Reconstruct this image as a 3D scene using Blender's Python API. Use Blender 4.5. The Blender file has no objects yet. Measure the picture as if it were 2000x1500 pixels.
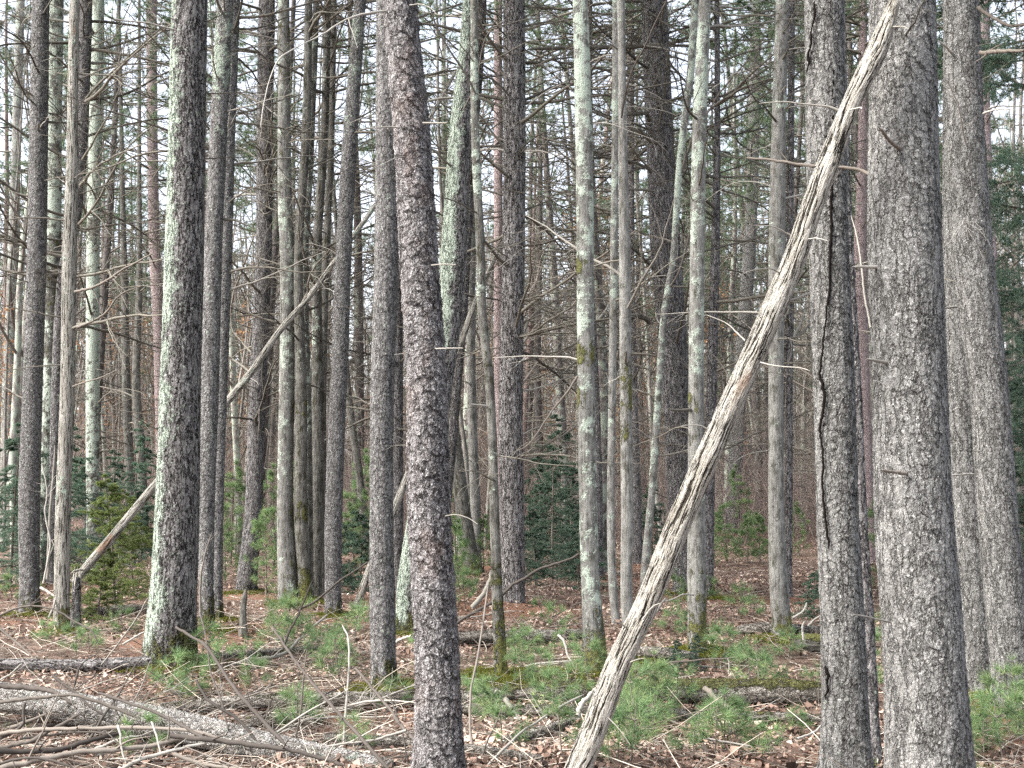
import bpy, math
import numpy as np
from mathutils import Vector, Matrix

RNG = np.random.default_rng(11)
PI = math.pi
scene = bpy.context.scene
COL = scene.collection

# ------------------------------------------------------------------ camera
F = 2300.0
CAMZ = 1.6
HOR = 940.0
PITCH = math.atan((HOR - 750.0) / F)
CP, SP = math.cos(PITCH), math.sin(PITCH)
FWD = np.array([0, CP, SP]); UPV = np.array([0, -SP, CP]); RGT = np.array([1.0, 0, 0])
CAM = np.array([0, 0, CAMZ])


def at(px, py, Y):
    d = RGT * (px - 1000) / F + UPV * (750 - py) / F + FWD
    return CAM + d * (Y / d[1])


def pix(p):
    q = np.asarray(p, float) - CAM
    z = q @ FWD
    return 1000 + F * (q @ RGT) / z, 750 - F * (q @ UPV) / z


def flat_depth(py):
    d = UPV * (750 - py) / F + FWD
    return -CAMZ / d[2] * d[1]


cam_data = bpy.data.cameras.new('camera')
cam_data.sensor_width = 36.0
cam_data.lens = 36.0 * F / 2000.0
cam_data.clip_end = 2000
cam_data.clip_start = 0.05
cam = bpy.data.objects.new('camera', cam_data)
COL.objects.link(cam)
cam.location = CAM
cam.rotation_euler = (PI / 2 + PITCH, 0, 0)
scene.camera = cam


# ------------------------------------------------------------------ noise
def _hash(i, j, seed):
    n = (i * 374761393 + j * 668265263 + seed * 982451653) & 0xFFFFFFFF
    n = ((n ^ (n >> 13)) * 1274126177) & 0xFFFFFFFF
    n = n ^ (n >> 16)
    return (n & 0xFFFF) / 65535.0


def vnoise(x, y, seed=0):
    x = np.asarray(x, float); y = np.asarray(y, float)
    xi = np.floor(x).astype(np.int64); yi = np.floor(y).astype(np.int64)
    u = x - xi; v = y - yi
    u = u * u * (3 - 2 * u); v = v * v * (3 - 2 * v)
    a = _hash(xi, yi, seed); b = _hash(xi + 1, yi, seed)
    c = _hash(xi, yi + 1, seed); d = _hash(xi + 1, yi + 1, seed)
    return (a * (1 - u) + b * u) * (1 - v) + (c * (1 - u) + d * u) * v


def fbm(x, y, seed=0, oct=4):
    s = 0; a = 0.5; t = 0
    for o in range(oct):
        s = s + a * vnoise(x * 2 ** o, y * 2 ** o, seed + o * 17); t += a; a *= 0.5
    return s / t


def sstep(a, b, x):
    t = np.clip((x - a) / (b - a), 0, 1)
    return t * t * (3 - 2 * t)


# ------------------------------------------------------------------ mesh builder
class MB:
    def __init__(s):
        s.V = []; s.Q = []; s.T = []; s.A = {}; s.n = 0; s.MI = []

    def add(s, V, Q=None, T=None, **attrs):
        V = np.asarray(V, np.float32).reshape(-1, 3)
        if Q is not None and len(Q): s.Q.append(np.asarray(Q, np.int64).reshape(-1, 4) + s.n)
        if T is not None and len(T): s.T.append(np.asarray(T, np.int64).reshape(-1, 3) + s.n)
        for k, a in attrs.items():
            s.A.setdefault(k, []).append((s.n, np.asarray(a, np.float32)))
        s.V.append(V); s.n += len(V)

    def mesh(s, name, smooth=True):
        me = bpy.data.meshes.new(name)
        V = np.concatenate(s.V)
        Q = np.concatenate(s.Q) if s.Q else np.zeros((0, 4), np.int64)
        T = np.concatenate(s.T) if s.T else np.zeros((0, 3), np.int64)
        me.vertices.add(len(V)); me.vertices.foreach_set('co', V.ravel())
        nl = len(Q) * 4 + len(T) * 3
        me.loops.add(nl)
        me.loops.foreach_set('vertex_index', np.concatenate([Q.ravel(), T.ravel()]).astype(np.int32))
        me.polygons.add(len(Q) + len(T))
        st = np.concatenate([np.arange(len(Q)) * 4, len(Q) * 4 + np.arange(len(T)) * 3]).astype(np.int32)
        me.polygons.foreach_set('loop_start', st)
        me.polygons.foreach_set('use_smooth', np.full(len(Q) + len(T), smooth))
        for k, lst in s.A.items():
            dim = 3 if lst[0][1].ndim == 2 else 1
            at_ = me.attributes.new(k, 'FLOAT_VECTOR' if dim == 3 else 'FLOAT', 'POINT')
            arr = np.zeros((len(V), 3) if dim == 3 else len(V), np.float32)
            for o, a in lst: arr[o:o + len(a)] = a
            at_.data.foreach_set('vector' if dim == 3 else 'value', arr.ravel())
        me.update(calc_edges=True)
        return me


def link(name, me, mat=None, parent=None, loc=None):
    o = bpy.data.objects.new(name, me)
    COL.objects.link(o)
    if mat is not None and me is not None and not me.materials: me.materials.append(mat)
    if parent is not None: o.parent = parent
    if loc is not None: o.location = [float(v) for v in loc]
    return o


def tag(o, label=None, cat=None, group=None, kind=None):
    if label: o['label'] = label
    if cat: o['category'] = cat
    if group: o['group'] = group
    if kind: o['kind'] = kind
    return o


def thing(name, loc, label, cat, group=None):
    o = bpy.data.objects.new(name, None); COL.objects.link(o)
    o.empty_display_size = 0.2
    o.location = [float(v) for v in loc]
    return tag(o, label, cat, group)


def norm(a):
    return a / (np.linalg.norm(a, axis=-1, keepdims=True) + 1e-9)


def tubes(mb, P, R, k, **attrs):
    """P (m,n,3) polylines, R (m,n) radii, k sides"""
    P = np.asarray(P, float); R = np.asarray(R, float)
    m, n, _ = P.shape
    T = norm(np.gradient(P, axis=1))
    mean = norm(P[:, -1] - P[:, 0])
    ref = np.where(np.abs(mean[:, 2:3]) < 0.75, np.array([[0, 0, 1.0]]), np.array([[1.0, 0.2, 0]]))
    U = norm(np.cross(T, ref[:, None, :])); W = np.cross(T, U)
    a = 2 * PI * np.arange(k) / k
    V = P[:, :, None, :] + R[:, :, None, None] * (np.cos(a)[None, None, :, None] * U[:, :, None, :] + np.sin(a)[None, None, :, None] * W[:, :, None, :])
    idx = np.arange(m * n * k).reshape(m, n, k)
    A = idx[:, :-1, :]; B = np.roll(A, -1, 2); D = idx[:, 1:, :]; C = np.roll(D, -1, 2)
    Q = np.stack([A, B, C, D], -1).reshape(-1, 4)
    at_ = {kk: np.repeat(np.asarray(v, np.float32).ravel(), n * k) for kk, v in attrs.items()}
    mb.add(V.reshape(-1, 3), Q=Q, **at_)


def polys(start, dirs, L, n, wander, sag, rng):
    """m wandering polylines"""
    m = len(start)
    P = np.zeros((m, n, 3)); P[:, 0] = start
    d = norm(dirs); L = np.broadcast_to(np.asarray(L, float), (m,))
    for i in range(1, n):
        d = norm(d + rng.normal(0, wander, (m, 3)) + np.array([0, 0, sag]))
        P[:, i] = P[:, i - 1] + d * (L / (n - 1))[:, None]
    return P


def subs(P, R, per, tlo, thi, lenf, spread, n, wander, sag, rng, plane=None, rf=0.6):
    """child polylines sprouting from P"""
    m, np_, _ = P.shape
    L0 = np.linalg.norm(np.diff(P, axis=1), axis=2).sum(1)
    src = np.repeat(np.arange(m), per)
    t = rng.uniform(tlo, thi, len(src))
    f = t * (np_ - 1); i = np.minimum(f.astype(int), np_ - 2); u = (f - i)[:, None]
    st = P[src, i] * (1 - u) + P[src, i + 1] * u
    tg = norm(P[src, i + 1] - P[src, i])
    rv = rng.normal(0, 1, (len(src), 3))
    if plane is not None: rv[:, 2] *= plane
    pr = norm(rv - (rv * tg).sum(1, keepdims=True) * tg)
    dr = norm(tg * (1 - spread) + pr * spread)
    L = L0[src] * lenf * (1.15 - 0.75 * t) * rng.uniform(0.5, 1.2, len(src))
    C = polys(st, dr, L, n, wander, sag, rng)
    r0 = (R[src, i] * (1 - u[:, 0]) + R[src, i + 1] * u[:, 0]) * rf
    CR = r0[:, None] * np.linspace(1, 0.35, n)[None, :]
    return C, CR


# ------------------------------------------------------------------ materials
class NT:
    def __init__(s, name):
        s.mat = bpy.data.materials.new(name); s.mat.use_nodes = True
        s.t = s.mat.node_tree; s.t.nodes.clear()
        s.out = s.t.nodes.new('ShaderNodeOutputMaterial')

    def n(s, typ, ins=None, **props):
        nd = s.t.nodes.new('ShaderNode' + typ)
        for k, v in props.items(): setattr(nd, k, v)
        for k, v in (ins or {}).items():
            sock = nd.inputs[k]
            if hasattr(v, 'bl_idname') and not isinstance(v, (int, float)): s.t.links.new(v, sock)
            elif isinstance(v, bpy.types.NodeSocket): s.t.links.new(v, sock)
            else: sock.default_value = v
        return nd

    def attr(s, name, vec=False):
        nd = s.n('Attribute', attribute_name=name)
        return nd.outputs['Vector'] if vec else nd.outputs['Fac']

    def math(s, op, a, b=0.0, c=None, clamp=False):
        ins = {0: a, 1: b}
        if c is not None: ins[2] = c
        return s.n('Math', ins, operation=op, use_clamp=clamp).outputs[0]

    def vmul(s, v, xyz):
        return s.n('VectorMath', {0: v, 1: xyz}, operation='MULTIPLY').outputs[0]

    def vadd(s, v, w):
        return s.n('VectorMath', {0: v, 1: w}, operation='ADD').outputs[0]

    def noise(s, v, scale, detail=4.0, rough=0.55, color=False):
        nd = s.n('TexNoise', {'Vector': v, 'Scale': scale, 'Detail': detail, 'Roughness': rough})
        return nd.outputs['Color' if color else 'Fac']

    def ramp(s, f, lo, hi, a=0.0, b=1.0):
        return s.n('MapRange', {0: f, 1: lo, 2: hi, 3: a, 4: b}, interpolation_type='SMOOTHSTEP').outputs[0]

    def mix(s, f, a, b):
        def c(x): return (*x, 1.0) if isinstance(x, tuple) and len(x) == 3 else x
        nd = s.n('Mix', data_type='RGBA', clamp_factor=True)
        for sock, v in ((nd.inputs[0], f), (nd.inputs[6], c(a)), (nd.inputs[7], c(b))):
            if isinstance(v, bpy.types.NodeSocket): s.t.links.new(v, sock)
            else: sock.default_value = v
        return nd.outputs[2]

    def bright(s, col, f):
        return s.n('HueSaturation', {'Color': col, 'Value': f}).outputs[0]

    def rnd(s):
        return s.n('ObjectInfo').outputs['Random']

    def surf(s, col, rough=0.9, spec=0.2, height=None, dist=0.01, bump=1.0, disp=None, trans=0.0):
        p = s.n('BsdfPrincipled', {'Roughness': rough})
        if isinstance(col, tuple): p.inputs['Base Color'].default_value = (*col, 1)
        else: s.t.links.new(col, p.inputs['Base Color'])
        p.inputs['Specular IOR Level'].default_value = spec
        if height is not None:
            b = s.n('Bump', {'Height': height, 'Distance': dist, 'Strength': bump})
            s.t.links.new(b.outputs[0], p.inputs['Normal'])
        sh = p.outputs[0]
        if trans > 0:
            tr = s.n('BsdfTranslucent')
            if isinstance(col, tuple): tr.inputs[0].default_value = (*col, 1)
            else: s.t.links.new(col, tr.inputs[0])
            sh = s.n('MixShader', {0: trans, 1: sh, 2: tr.outputs[0]}).outputs[0]
        s.t.links.new(sh, s.out.inputs['Surface'])
        if disp is not None:
            d = s.n('Displacement', {'Height': disp[0], 'Midlevel': 0.5, 'Scale': disp[1]})
            s.t.links.new(d.outputs[0], s.out.inputs['Displacement'])
            s.mat.displacement_method = 'BOTH'
        return s.mat


LICH = ((0.23, 0.28, 0.225), (0.43, 0.48, 0.405))


def lichen_moss(N, co, lm, col, h, lcol=LICH, ls=14.0, dots=False):
    sep = N.n('SeparateXYZ', {0: lm})
    nl = N.noise(co, ls, 5.0, 0.68)
    nl2 = N.noise(co, 70.0, 3.0, 0.6)
    f = N.math('ADD', nl, sep.outputs[0])
    f = N.math('ADD', f, N.math('MULTIPLY', nl2, 0.35))
    f = N.math('ADD', f, N.math('MULTIPLY', N.math('SUBTRACT', N.noise(N.vmul(co, (1, 1, 0.6)), 4.5, 3.0, 0.6), 0.5), 0.75))
    mask = N.ramp(f, 0.98, 1.09)
    if dots:
        dv = N.n('TexVoronoi', {'Vector': co, 'Scale': 24.0}, feature='F1')
        dr = N.n('SeparateColor', {0: dv.outputs['Color']}).outputs[0]
        dd = N.math('ADD', dv.outputs['Distance'], N.math('MULTIPLY', nl2, 0.3))
        dm = N.math('MULTIPLY', N.ramp(N.math('SUBTRACT', dd, N.math('MULTIPLY', dr, 0.34)), 0.17, 0.10), N.ramp(N.math('ADD', sep.outputs[0], N.math('MULTIPLY', nl, 0.25)), 0.13, 0.27))
        mask = N.math('MAXIMUM', mask, N.math('MULTIPLY', dm, 0.8))
    lc = N.mix(N.noise(co, 45.0, 3.0, 0.7), lcol[0], lcol[1])
    col = N.mix(mask, col, lc)
    nm = N.math('ADD', N.math('MULTIPLY', N.math('SUBTRACT', N.noise(N.vmul(co, (1, 1, 0.55)), 16.0, 6.0, 0.75), 0.5), 2.4), 0.5)
    mm = N.ramp(N.math('ADD', nm, sep.outputs[1]), 0.98, 1.22)
    mc = N.mix(N.ramp(N.noise(co, 60.0, 4.0, 0.75), 0.35, 0.65), (0.028, 0.031, 0.009), (0.14, 0.14, 0.036))
    col = N.mix(N.math('MULTIPLY', mm, 0.92), col, mc)
    h = N.math('ADD', h, N.math('MULTIPLY', mm, 0.5))
    h = N.math('ADD', h, N.math('MULTIPLY', mask, N.math('MULTIPLY', nl2, 0.5)))
    return col, h


def bark(name, cell, stretch, crack, mid, pale, disp, edge=0.07, tilt=0.55, fleck=0.35, fine=130.0, furrow=0.0, ffreq=30.0, fstr=0.16, hue=None, jag=0.012, contrast=1.0, fw=0.055):
    """flaking bark: two sizes of tilted flakes, grain, long furrows (all of it relief as well as tone)"""
    N = NT(name)
    co = N.attr('bco', True); lm = N.attr('lm', True)
    w1 = N.n('VectorMath', {0: N.vadd(N.noise(co, 6.0, 3.0, 0.6, color=True), (-0.5, -0.5, -0.5)), 3: 0.06}, operation='SCALE').outputs[0]
    w2 = N.n('VectorMath', {0: N.vadd(N.noise(co, 48.0, 3.0, 0.65, color=True), (-0.5, -0.5, -0.5)), 3: jag * 2.2}, operation='SCALE').outputs[0]
    cw = N.vadd(N.vadd(co, w1), w2)
    m = N.vmul(cw, (cell, cell, cell / stretch))
    V = N.n('TexVoronoi', {'Vector': m, 'Scale': 1.0}, feature='F1')
    E = N.n('TexVoronoi', {'Vector': m, 'Scale': 1.0}, feature='DISTANCE_TO_EDGE')
    ed = N.ramp(E.outputs['Distance'], 0.0, edge)
    rel = N.n('VectorMath', {0: m, 1: V.outputs['Position']}, operation='SUBTRACT').outputs[0]
    ti = N.n('VectorMath', {0: rel, 1: (-0.45, -0.2, -0.75)}, operation='DOT_PRODUCT').outputs['Value']
    cr = N.n('SeparateColor', {0: V.outputs['Color']}).outputs[0]
    m2 = N.vmul(N.vadd(cw, w2), (cell * 2.3, cell * 2.3, cell * 2.3 / max(1.0, stretch * 0.6)))
    V2 = N.n('TexVoronoi', {'Vector': m2, 'Scale': 1.0}, feature='F1')
    rel2 = N.n('VectorMath', {0: m2, 1: V2.outputs['Position']}, operation='SUBTRACT').outputs[0]
    ti2 = N.n('VectorMath', {0: rel2, 1: (-0.5, -0.2, -0.7)}, operation='DOT_PRODUCT').outputs['Value']
    cr2 = N.n('SeparateColor', {0: V2.outputs['Color']}).outputs[1]
    fn = N.noise(N.vmul(co, (1, 1, 0.4)), fine, 5.0, 0.7)
    big = N.noise(N.vmul(co, (1, 1, 0.5)), 4.5, 4.0, 0.65)
    msk = N.ramp(N.noise(co, 11.0, 3.0, 0.6), 0.36, 0.6)
    # furrows: thin dark lines where a vertically stretched noise crosses its middle
    f1 = N.noise(N.vmul(cw, (1, 1, fstr)), ffreq, 3.0, 0.6)
    fr = N.math('ABSOLUTE', N.math('SUBTRACT', f1, 0.5))
    fu = N.ramp(fr, 0.0, fw)
    h = N.math('MULTIPLY', N.math('MULTIPLY', ti, tilt), N.math('ADD', N.math('MULTIPLY', msk, 0.7), 0.3))
    h = N.math('ADD', h, N.math('MULTIPLY', ti2, tilt * 0.45))
    h = N.math('ADD', h, N.math('MULTIPLY', N.math('SUBTRACT', cr, 0.5), 0.30))
    h = N.math('ADD', h, N.math('MULTIPLY', N.math('SUBTRACT', fn, 0.5), 0.55))
    h = N.math('ADD', h, N.math('MULTIPLY', N.math('SUBTRACT', fu, 0.8), furrow))
    h = N.math('ADD', h, 0.5)
    tone = N.math('ADD', N.math('MULTIPLY', fn, 1.0 * contrast), N.math('MULTIPLY', cr, 0.12))
    tone = N.math('ADD', tone, N.math('MULTIPLY', cr2, 0.22))
    tone = N.math('ADD', tone, N.math('MULTIPLY', ti2, 0.12))
    tone = N.math('ADD', tone, N.math('MULTIPLY', big, 0.45))
    t0 = 0.5 * contrast + 0.06 + 0.11 + 0.225
    col = N.mix(N.ramp(tone, t0 - 0.30, t0 + 0.30), mid, pale)
    fl = N.math('MULTIPLY', N.ramp(cr2, 0.95 - fleck * 0.35, 0.98), N.ramp(N.noise(co, 95.0, 3.0, 0.6), 0.47, 0.58))
    col = N.mix(N.math('MULTIPLY', fl, 0.75), col, tuple(min(0.6, c * 1.7) for c in pale))
    dk = N.math('MULTIPLY', N.math('SUBTRACT', 1.0, ed), N.math('ADD', N.math('MULTIPLY', msk, 0.75), 0.1))
    col = N.mix(dk, col, crack)
    col = N.mix(N.math('MULTIPLY', N.math('SUBTRACT', 1.0, fu), min(0.9, furrow * 1.3)), col, crack)
    if hue is not None: col = N.mix(N.math('MULTIPLY', N.ramp(big, 0.52, 0.68), 0.55), col, hue)
    col = N.bright(col, N.math('ADD', N.math('MULTIPLY', N.rnd(), 0.3), 0.86))
    col, h = lichen_moss(N, co, lm, col, h, dots=True)
    return N.surf(col, 0.88, 0.25, height=h, dist=disp * 1.4, bump=1.0, disp=(h, disp))


def smooth_bark(name, c1, c2, disp, ls=11.0, blot=0.4):
    N = NT(name)
    co = N.attr('bco', True); lm = N.attr('lm', True)
    st = N.noise(N.vmul(co, (1, 1, 0.12)), 48.0, 5.0, 0.68)
    st2 = N.noise(N.vmul(co, (1, 1, 0.4)), 70.0, 4.0, 0.7)
    pt = N.noise(co, 9.0, 4.0, 0.6)
    f = N.math('ADD', N.math('ADD', N.math('MULTIPLY', st, 0.6), N.math('MULTIPLY', pt, 0.5)), N.math('MULTIPLY', st2, 0.35))
    col = N.mix(N.ramp(f, 0.55, 0.9), c1, c2)
    col = N.mix(N.ramp(st, 0.40, 0.33), col, tuple(c * 0.4 for c in c1))
    bl = N.ramp(N.noise(N.vmul(co, (1, 1, 0.45)), 12.0, 5.0, 0.7), 0.53, 0.63)
    col = N.mix(N.math('MULTIPLY', bl, blot), col, (0.028, 0.027, 0.014))
    kn = N.n('TexVoronoi', {'Vector': N.vmul(co, (1, 1, 1.2)), 'Scale': 7.0}, feature='F1')
    kr = N.math('ADD', kn.outputs['Distance'], N.math('MULTIPLY', N.noise(co, 55.0, 3.0), 0.5))
    kr = N.math('SUBTRACT', kr, N.math('MULTIPLY', N.n('SeparateColor', {0: kn.outputs['Color']}).outputs[0], 0.16))
    col = N.mix(N.math('MULTIPLY', N.ramp(kr, 0.27, 0.17), 0.8), col, (0.04, 0.037, 0.028))
    h = N.math('ADD', N.math('MULTIPLY', st, 0.8), N.math('MULTIPLY', st2, 0.35))
    col = N.bright(col, N.math('ADD', N.math('MULTIPLY', N.rnd(), 0.3), 0.86))
    col, h = lichen_moss(N, co, lm, col, h, lcol=((0.24, 0.28, 0.23), (0.42, 0.47, 0.40)), ls=ls)
    return N.surf(col, 0.85, 0.2, height=h, dist=disp * 1.5, bump=0.9, disp=(h, disp))


def dead_wood(name, dark, mid, pale, disp):
    N = NT(name)
    co = N.attr('bco', True); lm = N.attr('lm', True)
    wn = N.noise(co, 5.0, 3.0, 0.6, color=True)
    cw = N.vadd(co, N.n('VectorMath', {0: wn, 3: 0.03}, operation='SCALE').outputs[0])
    g1 = N.noise(N.vmul(cw, (1, 1, 0.055)), 95.0, 4.0, 0.62)
    g2 = N.noise(N.vmul(cw, (1, 1, 0.12)), 260.0, 3.0, 0.6)
    pt = N.noise(N.vmul(co, (1, 1, 0.35)), 9.0, 4.0, 0.6)
    f = N.math('ADD', N.math('MULTIPLY', g1, 0.9), N.math('MULTIPLY', g2, 0.35))
    col = N.mix(N.ramp(N.math('ADD', N.math('MULTIPLY', f, 0.7), N.math('MULTIPLY', pt, 0.45)), 0.5, 0.82), mid, pale)
    ck = N.ramp(g1, 0.46, 0.37)
    col = N.mix(ck, col, dark)
    col = N.mix(N.math('MULTIPLY', N.ramp(pt, 0.58, 0.68), 0.7), col, tuple(c * 0.55 for c in mid))
    br = N.noise(N.vmul(co, (1, 1, 0.3)), 6.0, 2.0)
    col = N.mix(N.math('MULTIPLY', N.ramp(br, 0.66, 0.74), 0.6), col, (0.16, 0.075, 0.035))
    h = N.math('SUBTRACT', N.math('ADD', N.math('MULTIPLY', g1, 1.1), N.math('MULTIPLY', g2, 0.4)), N.math('MULTIPLY', ck, 0.4))
    col, h = lichen_moss(N, co, lm, col, h)
    return N.surf(col, 0.85, 0.2, height=h, dist=disp * 1.5, bump=1.0, disp=(h, disp))


BK = {}
BK['scaly'] = bark('bark_scaly', 25.0, 1.5, (0.030, 0.024, 0.023), (0.150, 0.138, 0.136), (0.365, 0.346, 0.343), 0.0115, tilt=0.95, edge=0.10, fleck=0.7, furrow=0.25, ffreq=16.0, fstr=0.3, hue=(0.20, 0.15, 0.13), fine=60.0, jag=0.016, contrast=0.8)
BK['plated'] = bark('bark_plated', 33.0, 1.5, (0.042, 0.038, 0.035), (0.128, 0.124, 0.117), (0.275, 0.269, 0.257), 0.008, tilt=0.7, edge=0.06, fleck=0.35, furrow=0.36, ffreq=20.0, fstr=0.17, fine=80.0, contrast=0.8, fw=0.045)
BK['fine'] = bark('bark_fine', 32.0, 1.8, (0.032, 0.028, 0.027), (0.122, 0.115, 0.111), (0.272, 0.262, 0.255), 0.008, tilt=0.75, edge=0.09, fleck=0.25, furrow=0.30, ffreq=20.0, fstr=0.2, fine=48.0, contrast=0.85)
BK['furrow'] = bark('bark_furrowed', 27.0, 4.0, (0.034, 0.028, 0.027), (0.130, 0.120, 0.116), (0.290, 0.276, 0.270), 0.011, tilt=0.35, edge=0.10, fleck=0.15, furrow=0.55, ffreq=30.0, fstr=0.15, fine=52.0, fw=0.04)
BK['dark'] = bark('bark_dark_pine', 28.0, 3.2, (0.028, 0.024, 0.024), (0.104, 0.097, 0.096), (0.228, 0.216, 0.214), 0.008, tilt=0.5, edge=0.10, fleck=0.15, furrow=0.45, ffreq=26.0, fstr=0.16, fine=42.0, fw=0.045)
BK['pink'] = bark('bark_red_pine', 22.0, 2.0, (0.09, 0.065, 0.06), (0.24, 0.18, 0.175), (0.40, 0.325, 0.32), 0.008, tilt=0.5, edge=0.08, fleck=0.2, furrow=0.2, fine=40.0)
BK['pale_log'] = bark('bark_pale_log', 26.0, 1.6, (0.05, 0.042, 0.035), (0.27, 0.245, 0.22), (0.52, 0.50, 0.47), 0.010, tilt=0.8, edge=0.10, fleck=0.5, furrow=0.2, fine=70.0)
BK['smooth'] = smooth_bark('bark_grey_maple', (0.098, 0.094, 0.086), (0.255, 0.25, 0.232), 0.006, blot=0.6)
BK['mossy'] = smooth_bark('bark_mossy_maple', (0.050, 0.047, 0.041), (0.165, 0.16, 0.143), 0.009, blot=0.85)
BK['dead'] = dead_wood('dead_wood_grey', (0.045, 0.038, 0.030), (0.205, 0.185, 0.15), (0.45, 0.435, 0.395), 0.009)
BK['snag'] = dead_wood('dead_wood_weathered', (0.045, 0.040, 0.034), (0.165, 0.153, 0.131), (0.345, 0.33, 0.295), 0.006)
BK['log'] = bark('bark_log', 26.0, 3.0, (0.035, 0.028, 0.022), (0.155, 0.137, 0.118), (0.37, 0.345, 0.305), 0.010, tilt=0.6, edge=0.09, fleck=0.35, furrow=0.3)


def twig_mat(name, a, b):
    N = NT(name)
    r = N.rnd()
    tc = N.n('TexCoord').outputs['Object']
    nz = N.noise(tc, 9.0, 3.0, 0.6)
    col = N.mix(N.math('ADD', N.math('MULTIPLY', r, 0.7), N.math('MULTIPLY', nz, 0.4)), a, b)
    return N.surf(col, 0.9, 0.15)


M_TWIG = twig_mat('dead_twig', (0.045, 0.040, 0.034), (0.20, 0.185, 0.155))
M_PALE = twig_mat('bleached_twig', (0.15, 0.14, 0.12), (0.38, 0.36, 0.325))
M_DARK = twig_mat('dark_stick_bark', (0.022, 0.019, 0.017), (0.095, 0.082, 0.072))
M_FART = twig_mat('far_twig', (0.085, 0.075, 0.065), (0.27, 0.235, 0.205))  # background brightness put into the colour: paler than the near twigs
M_STICK = twig_mat('stick_bark', (0.055, 0.047, 0.040), (0.20, 0.175, 0.15))


def leaf_mat(name, stops, trans=0.25, rough=0.7):
    N = NT(name)
    t = N.attr('tint')
    cr = N.n('ValToRGB', {0: t})
    els = cr.color_ramp.elements
    while len(els) < len(stops): els.new(0.5)
    for e, (p, c) in zip(els, stops): e.position = p; e.color = (*c, 1)
    col = N.bright(cr.outputs[0], N.math('ADD', N.math('MULTIPLY', N.rnd(), 0.4), 0.8))
    return N.surf(col, rough, 0.25, trans=trans)


M_PINE = leaf_mat('pine_needles', [(0, (0.095, 0.165, 0.08)), (0.5, (0.17, 0.26, 0.115)), (1, (0.31, 0.39, 0.17))], 0.4)
M_HEM = leaf_mat('hemlock_needles', [(0, (0.06, 0.105, 0.08)), (0.6, (0.115, 0.175, 0.125)), (1, (0.19, 0.26, 0.165))], 0.45)
M_SPR = leaf_mat('spruce_needles', [(0, (0.085, 0.12, 0.042)), (0.6, (0.165, 0.21, 0.07)), (1, (0.27, 0.31, 0.11))], 0.4)
M_CAN = leaf_mat('canopy_needles', [(0, (0.06, 0.095, 0.06)), (0.5, (0.11, 0.165, 0.09)), (1, (0.19, 0.25, 0.135))], 0.5)
M_BEECH = leaf_mat('dry_beech_leaves', [(0, (0.25, 0.11, 0.05)), (0.5, (0.40, 0.22, 0.11)), (1, (0.55, 0.36, 0.20))], 0.45)
M_LITTER = leaf_mat('leaf_litter', [(0, (0.055, 0.036, 0.028)), (0.3, (0.165, 0.105, 0.078)), (0.62, (0.335, 0.232, 0.182)), (0.88, (0.47, 0.365, 0.30)), (1, (0.56, 0.48, 0.41))], 0.1)
M_MOSS = leaf_mat('moss', [(0, (0.05, 0.062, 0.010)), (0.5, (0.13, 0.14, 0.022)), (1, (0.24, 0.22, 0.035))], 0.2)
M_HERB = leaf_mat('low_green', [(0, (0.09, 0.13, 0.06)), (0.5, (0.16, 0.225, 0.09)), (1, (0.28, 0.33, 0.15))], 0.3)


def far_bark(name, a, b, stretch=0.3):
    N = NT(name)
    tc = N.n('TexCoord').outputs['Object']
    oi = N.n('ObjectInfo')
    co = N.vadd(tc, N.n('VectorMath', {0: oi.outputs['Location'], 3: 1.7}, operation='SCALE').outputs[0])
    n1 = N.noise(N.vmul(co, (1, 1, stretch)), 26.0, 5.0, 0.7)
    n2 = N.noise(co, 5.0, 4.0, 0.65)
    col = N.mix(N.ramp(N.math('ADD', N.math('MULTIPLY', n1, 0.7), N.math('MULTIPLY', n2, 0.3)), 0.36, 0.64), a, b)
    col = N.mix(N.math('MULTIPLY', N.ramp(N.math('ADD', n2, N.math('MULTIPLY', oi.outputs['Random'], 0.14)), 0.60, 0.68), 0.75), col, (0.27, 0.31, 0.25))
    col = N.bright(col, N.math('ADD', N.math('MULTIPLY', oi.outputs['Random'], 0.7), 0.65))
    return N.surf(col, 0.9, 0.2, height=n1, dist=0.02)


FB_PINE = far_bark('far_pine_bark', (0.05, 0.043, 0.040), (0.19, 0.17, 0.16))
FB_HARD = far_bark('far_hardwood_bark', (0.105, 0.096, 0.085), (0.30, 0.282, 0.255), 0.2)
FB_MASS = far_bark('distant_bark', (0.15, 0.13, 0.115), (0.36, 0.325, 0.295), 0.2)  # albedo raised to lighten the distance, brightness carried by the colour
FB_PINK = far_bark('far_red_pine_bark', (0.13, 0.085, 0.078), (0.34, 0.25, 0.235))

# ------------------------------------------------------------------ the near trees, measured in the photograph
# name, label, short phrase, bark, [(px, py, width px)], depth (None: from the base on flat ground), lichen fn key, moss height, branches
TREES = []


def T(key, name, label, short, bk, pts, depth=None, lich=0.0, moss=0.0, br=(0, 0, 700, 1.0), flare=0.55, side=0.0, spots=(), cat='tree'):
    TREES.append(dict(key=key, name=name, label=label, short=short, bk=bk, pts=pts, depth=depth, lich=lich, moss=moss, br=br, flare=flare, side=side, spots=spots, cat=cat))


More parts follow.
